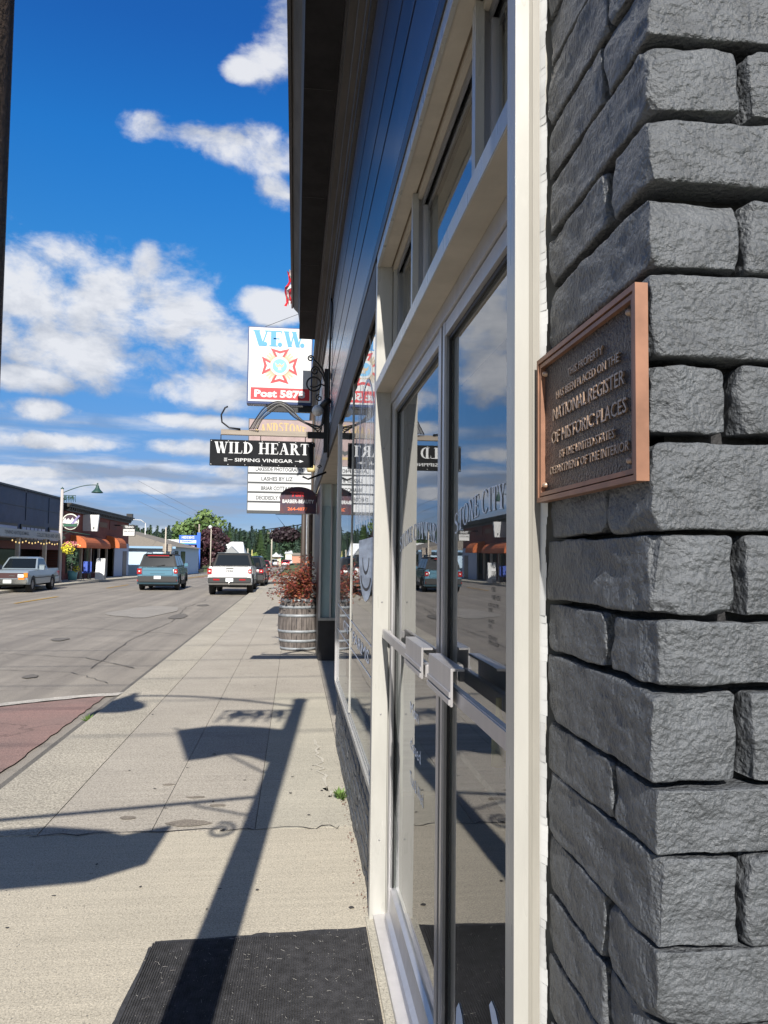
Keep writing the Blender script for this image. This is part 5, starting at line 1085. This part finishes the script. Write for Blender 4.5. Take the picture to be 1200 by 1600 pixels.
tag(m_.build('small_flag', mat('flag purple white', (.35,.30,.50), .6, col2=(.06,.05,.2), vscale=12)), 'small slanting striped flag in front of the round sign', 'flag')
# hanging double sign at the brick corner
a, b = onY(192,820,64), onY(211,838,64); hsn = empty('projecting_sign', (a.x,64,b.z), 'small black and white sign projecting from the brick corner', 'sign')
MB().box(a.x,b.x,64,64.1,b.z,a.z).build('case', black, hsn); MB().box(a.x+.05,b.x-.05,63.985,63.999,b.z+.04,a.z-.35).build('face', whitep, hsn); MB().box(XF,a.x,64.02,64.08,a.z-.1,a.z).build('sign_arm', iron, hsn)
text('lettering','TENINO',((a.x+b.x)/2,63.99,a.z-.17),UX,UZ,.7,.2,whitep,hsn,bold=.03); text('lettering','REAL ESTATE',((a.x+b.x)/2,63.975,a.z-.52),UX,UZ,.75,.13,greytx,hsn,bold=.02)
# sandwich board, planter, blue chair
a, b = onY(151,874,50.5), onY(164,905,50.5); sb = empty('sandwich_board', ((a.x+b.x)/2,50.5,.02), 'tall white sandwich board on the far pavement', 'sandwich board')
for s in (-1,1): m_ = MB(); m_.prism([(-.28,0),(.28,0),(.27,1.32),(-.27,1.32)], ((a.x+b.x)/2,50.5+s*.25,.03), UX, (0,-s*.17,1), (0,-1,0), .03); m_.build('board', whitep, sb)
p = onY(113,907,48.5); pt = empty('flower_planter', (p.x,48.5,.02), 'teal pot with tall dark foliage by the far lamp post', 'planter'); m_ = MB(); m_.lathe([(.0,0),(.24,0),(.30,.55),(.27,.56),(.25,.5),(0,.5)], (p.x,48.5,.03), n=16); m_.build('pot', mat('teal glaze', (.14,.36,.38), .4), pt)
def leafball(mb, c, r, n, s, sq=(1,1,1), shell=.35):
    for _ in range(n):
        v = Vector((random.gauss(0,1),random.gauss(0,1),random.gauss(0,1))).normalized()*(r*(1-shell*random.random()**1.5)); q = Vector((c[0]+v.x*sq[0], c[1]+v.y*sq[1], c[2]+v.z*sq[2]))
        nn = (v.normalized()+Vector((random.gauss(0,.6),random.gauss(0,.6),random.gauss(0,.6)))).normalized(); u = nn.orthogonal().normalized()*s*random.uniform(.6,1.3); w = nn.cross(u)*random.uniform(.5,1)
        mb.add([q-u,q-w,q+u,q+w], [(0,1,2,3)])
dkgreen = mat('dark green leaf', (.035,.075,.04), .6, var=.3, vscale=3); yellowf = mat('yellow flower', (.60,.55,.04), .6); pinkf = mat('pink flower', (.55,.18,.20), .6)
m_ = MB(); leafball(m_, (p.x,48.5,1.25), .45, 260, .07, (.8,.8,1.6)); m_.build('foliage', dkgreen, pt); m_ = MB(); leafball(m_, (p.x+.25,48.3,.72), .22, 60, .05); m_.build('flower', yellowf, pt)
fb = onY(107,857,45.3); hbk = empty('hanging_basket', (fb.x,45.3,2.0), 'hanging basket of yellow and pink flowers on the far lamp post', 'basket'); m_ = MB(); leafball(m_, (fb.x,45.2,fb.z), .36, 200, .06); m_.build('flower', yellowf, hbk); m_ = MB(); leafball(m_, (fb.x+.1,45.3,fb.z+.22), .32, 150, .05, (1.3,1,.7)); m_.build('flower', pinkf, hbk)
p = onY(135,893,50); ch = empty('garden_chair', (p.x,50,.02), 'blue chair standing outside the brick shop', 'chair')
m_ = MB(); m_.bevbox(p.x-.25,p.x+.25,49.8,50.2,.42,.50,.02); m_.build('seat', mat('blue plastic', (.05,.10,.42), .5), ch); m_ = MB(); m_.bevbox(p.x-.25,p.x+.25,50.2,50.26,.5,1.15,.02); m_.build('backrest', mat('blue plastic', (.05,.10,.42), .5), ch)
for sx in (-.22,.22):
    for yy in (49.83,50.2): MB().box(p.x+sx-.02,p.x+sx+.02,yy-.02,yy+.02,.02,.42).build('leg', iron, ch)
p = onY(147,898,51); cp = empty('small_bench', (p.x,51,.02), 'low grey bench beside the sandwich board', 'bench'); MB().bevbox(p.x-.45,p.x+.35,50.9,51.3,.42,.48,.01).build('seat', woodg, cp)
for sx in (-.4,.3): MB().box(p.x+sx-.03,p.x+sx+.03,50.95,51.25,.02,.42).build('leg', iron, cp)
# hanging basket near
p = onY(445,838,32); hb2 = empty('hanging_basket', (p.x,32,p.z), 'dark hanging flower basket on the brown lamp pole past the barrel', 'basket')
m_ = MB(); leafball(m_, (p.x,32,p.z+.05), .62, 900, .07, (1.0,1,.55)); m_.build('flower', mat('dark plum leaves', (.018,.008,.014), .7), hb2); m_ = MB(); leafball(m_, (p.x+.1,32,p.z-.34), .34, 260, .06, (1,1,.9)); m_.build('foliage', dkgreen, hb2)
MB().tube([(.33,32,p.z+.9),(p.x-.4,32,p.z+.9),(p.x,32,p.z+.4)], .015, 6).build('hanger', iron, hb2)
# ------------------------------------------------------------ near side buildings beyond
b2 = empty('beige_building', (.45,20,0), 'narrow strip of beige rendered building beyond the shop', 'building')
beige = mat('beige render', (.46,.40,.30), .8, var=.15, vscale=2)
m_ = MB(); m_.box(.50,8,20,34,0,6.2); m_.build('wall', beige, b2); MB().box(.44,.4995,20.02,34,0,.9).build('plinth', mat('grey base', (.2,.2,.2), .8), b2); MB().box(.40,8,19.9,34,6.2,6.35).build('coping', eavep2, b2)
pp = MB(); pp.tube([(.405,20.6,0),(.40,20.6,5.6)], .055, 10); o = tag(pp.build('drain_pipe', mat('brown pipe', (.06,.04,.03), .7, var=.4)), 'dark brown drainpipe standing before the beige building', 'pipe')
b3 = empty('white_building', (.62,48,0), 'thin white corner of a building further down the near side', 'building'); MB().box(.66,9,46,70,-.3,6.0).build('wall', whitep, b3); MB().box(.56,9,45.9,70,6.0,6.2).build('roof', eavep2, b3)
# ------------------------------------------------------------ houses and signs down the street
bh = empty('blue_house', (-15,75,gz(75)), 'pale blue single storey house with a brown hipped roof', 'house')
pb = mat('pale blue siding', (.42,.56,.70), .6); shing = mat('brown shingle', (.21,.185,.15), .9, var=.15, vscale=8)
x0, x1, y0, y1 = -24.5, onY(268,870,76).x, 76, 97; zb = gz(76); ze = onY(240,854,76).z
MB().box(x0,x1,y0,y1,zb-.3,ze).build('wall', pb, bh)
m_ = MB(); ov = .45; za = onY(210,828,82).z+.1; rx0, rx1 = x0+4.6, x1-4.6; m_.add([(x0-ov,y0-ov,ze),(x1+ov,y0-ov,ze),(x1+ov,y1+ov,ze),(x0-ov,y1+ov,ze),((rx0+rx1)/2,y0+4.2,za),((rx0+rx1)/2,y1-4.2,za)], [(0,1,4),(1,2,5,4),(2,3,5),(3,0,4,5),(3,2,1,0)]); m_.build('roof', shing, bh)
MB().box(x0-ov,x1+ov,y0-ov-.05,y0-ov-.001,ze-.18,ze+.02).build('gutter', mat('blue trim', (.22,.36,.52), .5), bh); MB().box(x1+.001,x1+.05,y0+2,y0+4,ze-2.0,ze-.4).build('window', carglass, bh); MB().box(x1+.001,x1+.05,y0+6,y0+9,ze-2.0,ze-.4).build('window', carglass, bh)
x2 = onY(300,870,104).x
b4 = empty('blue_annex', (x2,104,gz(104)), 'light blue flat roofed annex behind the brown roofed house', 'building'); MB().box(-30,x2,104,112,-.9,onY(290,858,104).z).build('wall', mat('lilac blue siding', (.36,.42,.55), .6), b4); MB().box(-30,x2+.3,103.7,112,onY(290,858,104).z,onY(290,857,104).z+.15).build('roof', shing, b4)
b5 = empty('white_commercial_building', (-24,118,gz(110)), 'plain white block behind the blue pharmacy sign', 'building'); MB().box(-34,onY(287,850,118).x,118,126,-.9,onY(280,843,118).z).build('wall', whitep, b5)
# bench sign in front
a, b = onY(262,851,78), onY(275,862,78); s3 = empty('wooden_sign', (a.x,78,gz(78)), 'small brown notice sign before the blue house', 'sign'); MB().box(a.x,b.x,75.2,75.26,b.z,a.z).build('board', woodg, s3); MB().box(a.x+.05,a.x+.15,75.26,75.34,-.3,a.z).build('post', woodg, s3); MB().box(b.x-.15,b.x-.05,75.26,75.34,-.3,a.z).build('post', woodg, s3)
# pharmacy pylon
YP = 108; bluep = mat('cobalt sign paint', (.03,.12,.50), .45)
ph_ = empty('pharmacy_sign', (onY(310,880,YP).x,YP,gz(YP)), 'cobalt blue pylon sign reading HEDDEN\'S PHARMACY', 'sign')
a, b = onY(308,837,YP), onY(312,889,YP); MB().box(a.x,b.x,YP,YP+.35,b.z,onY(310,832,YP).z).build('pole', bluep, ph_)
a, b = onY(280,836,YP), onY(307.6,851,YP); MB().box(a.x,b.x,YP,YP+.3,b.z,a.z).build('panel', bluep, ph_); MB().box(a.x+.15,b.x-.1,YP-.02,YP-.001,b.z+.12,b.z+.60).build('face', whitep, ph_); MB().box(a.x+.15,b.x-.1,YP-.03,YP-.021,b.z+.12,b.z+.24).build('green_strip', mat('teal strip',(.12,.42,.38),.5), ph_)
text('lettering',"HEDDEN'S",((a.x+b.x)/2,YP-.02,a.z-.30),UX,UZ,1.7,.38,whitep,ph_,bold=.03); text('lettering','PHARMACY',((a.x+b.x)/2,YP-.035,b.z+.43),UX,UZ,1.6,.2,bluep,ph_,bold=.03)
MB().box(a.x+.6,b.x-.3,YP+.02,YP+.2,b.z-1.0,b.z-.15).build('lower_panel', mat('pale flowers panel',(.35,.42,.6),.6,col2=(.55,.2,.3),vscale=6), ph_)
a = onY(305,889,YP); MB().bevbox(a.x-.3,a.x+1.1,YP-.2,YP+.5,gz(YP)-.1,gz(YP)+.3,.05).build('base', black, ph_)
# church like white gable
YC2 = 150; a, b = onY(352,845,YC2), onY(377,868,YC2); wg = empty('white_gable_building', (a.x,YC2,gz(150)), 'white roofed gable building behind the purple tree', 'building')
zt_, zb_ = onY(365,846,YC2).z, onY(365,866,YC2).z
MB().box(a.x,b.x,YC2+.5,YC2+8,-.8,zb_).build('wall', mat('grey siding', (.25,.26,.27), .7), wg); m_ = MB(); m_.add([(a.x-.3,YC2,zb_),(b.x+.6,YC2,zb_),(b.x,YC2+4,zt_),(a.x,YC2+4,zt_),(b.x+.6,YC2+8.5,zb_),(a.x-.3,YC2+8.5,zb_)], [(0,1,2,3),(3,2,4,5),(1,4,2),(0,3,5)]); m_.build('roof', mat('white metal roof', (.75,.77,.78), .5), wg)
m_ = MB(); c0 = onY(361,862,146); m_.add([(c0.x-1.9,146,zb_-.4),(c0.x+1.9,146,zb_-.4),(c0.x,146,zb_+1.5),(c0.x-1.9,150,zb_-.4),(c0.x+1.9,150,zb_-.4),(c0.x,150,zb_+1.5)], [(0,1,2),(0,2,5,3),(1,4,5,2),(3,5,4)]); m_.build('dormer', mat('grey siding', (.25,.26,.27), .7), wg)
# gazebo like kiosk and far shops
YG = 190; p = onY(431,878,YG); gz_ = empty('kiosk', (p.x,YG,-.6), 'small pale kiosk with a pointed white roof at the end of the street', 'kiosk'); MB().box(p.x-1.2,p.x+1.2,YG,YG+2,-.7,onY(431,870,YG).z).build('wall', mat('cream siding',(.55,.52,.36),.7), gz_); m_ = MB(); zz = onY(431,870,YG).z; m_.lathe([(2.0,zz),(.5,onY(431,866,YG).z),(0,onY(431,864,YG).z+.2)], (p.x,YG+1,0), n=8, smooth=False); m_.build('roof', whitep, gz_)
for px0, px1, py, yy, c, lb in ((437,444,870,240,(.10,.32,.30),'small teal shed at the far end of the street'),(446,456,865,230,(.60,.58,.50),'far cream canopy above the street end'),(455,470,868,260,(.45,.22,.15),'far rust brown house at the street end'),(380,386,866,160,(.6,.6,.58),'small white shed among the far trees')):
    a = onY(px0,py,yy); b = onY(px1,py,yy); e = empty('distant_building', (a.x,yy,-.6), lb, 'building'); MB().box(a.x,b.x,yy,yy+5,-.7,a.z).build('wall', mat('far%d' % px0, c, .7), e); m_ = MB(); m_.add([(a.x-.3,yy-.3,a.z),(b.x+.3,yy-.3,a.z),(b.x+.3,yy+5.3,a.z),(a.x-.3,yy+5.3,a.z),(a.x,yy+2.5,a.z+.9),(b.x,yy+2.5,a.z+.9)], [(0,1,5,4),(2,3,4,5),(1,2,5),(3,0,4)]); m_.build('roof', whitep if px0 != 455 else shing, e)
# poles
def upole(px, ytop, ybot, Y, r, label, cat='utility pole', m=None, arm=False, name='utility_pole'):
    a, b = onY(px,ytop,Y), onY(px,ybot,Y); o = empty(name, (b.x,Y,b.z), label, cat); MB().tube([(b.x,Y,min(b.z,gz(Y))-.1),(b.x,Y,a.z)], [r,r*.75], 8).build('pole', m or mat('pale pole wood', (.42,.38,.32), .8), o)
    if arm: MB().box(b.x-.9,b.x+.9,Y-.06,Y+.06,a.z-.6,a.z-.45).build('crossarm', woodg, o)
    return o, a
upole(258,824,870,74.5,.085,'pale slim pole before the blue house'); upole(424,829,878,165,.18,'tall utility pole at the far end of the street', arm=True)
upole(387,857,876,150,.12,'short pale pole left of the red SUV'); upole(393.5,859,876,140,.10,'yellowish pole beside the red SUV', m=mat('yellow pole',(.55,.48,.2),.6)); upole(409,862,876,160,.14,'grey post behind the red SUV'); upole(311,819,838,125,.16,'brown pole rising behind the cobalt pylon', m=woodg)
o, a = upole(328.5,826,886,104,.085,'pale park lamp post with a round white globe', 'street lamp', name='globe_lamp_post'); m_ = MB(); m_.lathe([(0,-.25),(.2,-.15),(.26,.02),(.18,.2),(0,.27)], a+Vector((0,0,.2)), n=12); m_.build('globe', white, o)
o, a = upole(226,817,860,88,.07,'thin curved road lamp above the blue house roof', 'street lamp', m=mat('galvanised', (.5,.5,.5), .5), name='road_lamp'); MB().tube([a,a+Vector((-.4,0,.3)),a+Vector((-1.3,0,.35))], .05, 6).build('arm', MATS['galvanised'], o)
for k, (z0, z1) in enumerate(((8.2,6.0),(7.4,5.2),(6.4,4.6))):
    a = Vector((-14,70,z0)); b = Vector((onY(424,835,165).x,165,onY(424,835+8*k,165).z)); m_ = MB(); m_.tube([a.lerp(b,i/10)-Vector((0,0,1.2*math.sin(i*math.pi/10))) for i in range(11)], .012, 4); tag(m_.build('power_line', mat('wire grey', (.2,.2,.2), .6)), ['upper','middle','lower'][k]+' thin grey power line over the far end of the street', 'wire', 'power lines over the far street')
# ------------------------------------------------------------ trees and hills
random.seed(21)
bark = mat('bark', (.09,.065,.045), .9)
def crown_tree(px, ytop, ybot, wpx, Y, c1, c2, label, n=2600, s=.16, name='broadleaf_tree'):
    t = onY(px,ytop,Y); b = onY(px,ybot,Y); w = wpx*Y/1200/2; zg = min(b.z, gz(Y)) if ybot > 860 else gz(Y); o = empty(name, (t.x,Y,zg), label, 'tree'); h = t.z-zg
    m_ = MB(); m_.tube([(t.x,Y,zg-.2),(t.x+.05*w,Y,zg+h*.35),(t.x,Y,zg+h*.8)], [w*.09,w*.06,w*.02], 7)
    for k in range(7): a = k*.9; m_.tube([(t.x,Y,zg+h*(.2+.07*k)),(t.x+math.cos(a)*w*.6,Y+math.sin(a)*w*.6,zg+h*(.4+.07*k))], [w*.035,w*.01], 5)
    m_.build('trunk', bark, o)
    A, B2 = MB(), MB()
    for k in range(30):
        u = random.random(); zz = zg+h*(.18+.70*u); rr = w*.82*math.sqrt(max(.05, 1-((u-.40)/.66)**2)); a = random.uniform(0,6.28); q = rr*math.sqrt(random.random()); r = w*random.uniform(.22,.40)
        leafball(A if k % 3 else B2, (t.x+q*math.cos(a),Y+q*math.sin(a),zz), r, n//30, s, (1,1,.8), .5)
    A.build('crown', c1, o); B2.build('crown', c2, o); return o
def conifer(x, Y, zg, h, w, c1, n=900, s=.22, tiers=11):
    A = MB()
    for k in range(n):
        u = random.random()**.8; tier = (u*tiers) % 1; rr = w*(1-u)*(.55+.45*(1-tier))+.05; a = random.uniform(0,6.28); q = rr*(random.random()**.4); p = Vector((x+q*math.cos(a),Y+q*math.sin(a),zg+h*(.08+.92*u)-q*.25))
        dv = Vector((math.cos(a),math.sin(a),-.45)).normalized()*s*random.uniform(.6,1.4); sd = Vector((-math.sin(a),math.cos(a),.2))*s*.35; A.add([p-dv,p-sd,p+dv,p+sd], [(0,1,2,3)])
    return A
gA, gB = mat('mid green leaf', (.085,.15,.045), .6), mat('light green leaf', (.13,.20,.06), .6); pA_, pB_ = mat('purple leaf', (.055,.020,.028), .6), mat('dark purple leaf', (.032,.014,.020), .6)
crown_tree(313,797,875,88,150,gA,gB,'large rounded green tree rising above the others',6000,.34)
crown_tree(331,820,888,66,112,pA_,pB_,'dark purple leaved tree beside the cobalt pylon sign',6000,.17,'purple_leaf_tree')
crown_tree(300,869,887,18,106,mat('yellow green leaf',(.19,.26,.05),.6),gB,'bright green rounded shrub at the foot of the pylon sign',900,.09,'shrub')
crown_tree(399,863,878,20,145,MATS['yellow green leaf'],gA,'yellow green bush behind the black SUV',700,.15,'shrub')
cg, cg2 = mat('conifer green', (.030,.065,.035), .7, var=.3, vscale=.5), mat('conifer mid green', (.055,.10,.035), .7, var=.3, vscale=.5)
for px, yt, wpx, Y, mm, lb in ((359,817,26,170,cg2,'conical green conifer right of the purple tree'),(407,829,36,150,cg2,'broad conifer above the red SUV'),(388,842,26,160,cg,'dark conifer left of the broad one'),(419,850,22,175,cg,'smaller dark conifer beside the tall utility pole'),(376,832,16,220,cg,'slim dark conifer behind the white gable'),(446,846,30,240,cg2,'green conifer behind the hanging basket')):
    t = onY(px,yt,Y); o = empty('conifer_tree', (t.x,Y,-.7), lb, 'tree'); MB().tube([(t.x,Y,-.8),(t.x,Y,t.z*.9)], [.25,.05], 6).build('trunk', bark, o); conifer(t.x,Y,-.5,t.z+.5,wpx*Y/2400,mm,2200,.35).build('crown', mm, o)
# hills
hl = MB(); nx = 70
HX = lambda i: -520+i*14
def hz(x, y):
    f = max(0, min(1, (y-240)/230)); f = f*f*(3-2*f); return -.8+f*(11.8+3*math.sin(x*.011+1)+2*math.sin(x*.031)-max(0,(x+60))*.03)
ysH = [235,260,290,320,350,380,410,440,470,520,700]
for j, yy in enumerate(ysH):
    for i in range(nx+1): hl.v.append((HX(i),yy,hz(HX(i),yy)))
for j in range(len(ysH)-1):
    for i in range(nx): a = j*(nx+1)+i; hl.f.append((a,a+1,a+nx+2,a+nx+1)); hl.sm.append(True)
tag(hl.build('hill', mat('hill undergrowth', (.035,.06,.03), .9, var=.3, vscale=.05)), kind='structure')
protoT = []
for k in range(5):
    h = random.uniform(7.5,9.5); protoT.append((conifer(0,0,0,h,h*.27,None,190,.95,6)))
FM = [MB(), MB(), MB()]
random.seed(33)
for k in range(1900):
    yy = random.choice((470,480,455,440,420,400,375,350,320,290,260)); yy += random.uniform(-12,12); x = random.uniform(-.42,.18)*yy
    if yy < 300 and abs(x+6) < 14: continue
    c = random.choice(protoT); s = random.uniform(.6,1.15)*(.75 if yy > 430 else .6 if yy < 330 else .9); z0 = hz(x,yy); mb = random.choice(FM); b = len(mb.v)
    mb.v += [(p[0]*s+x, p[1]*s+yy, p[2]*s+z0-.5) for p in c.v]; mb.f += [tuple(b+i for i in f) for f in c.f]; mb.sm += [False]*len(c.f)
for mb, col in zip(FM, ((.042,.078,.062),(.055,.098,.066),(.075,.12,.06))):  # greens lightened in the colour in place of distance haze
    tag(mb.build('forest', mat('forest %.3f' % col[0], col, .8)), 'dense conifer forest covering the hill beyond the street', 'forest', kind='stuff')
# low tree belt at the street end and left behind the houses
bl = MB(); bl2 = MB()
for k in range(80):
    yy = random.uniform(200,240); x = random.uniform(-.42,-.07)*yy; r = random.uniform(1.5,3.2); leafball(bl if k % 2 else bl2, (x,yy,r*.8-.5), r, 110, .5, (1.2,1,1), .4)
tag(bl.build('tree_belt', gA), 'belt of mixed green trees behind the distant houses', 'trees', kind='stuff'); tag(bl2.build('tree_belt', cg2), 'darker bushes mixed into the belt behind the houses', 'trees', kind='stuff')
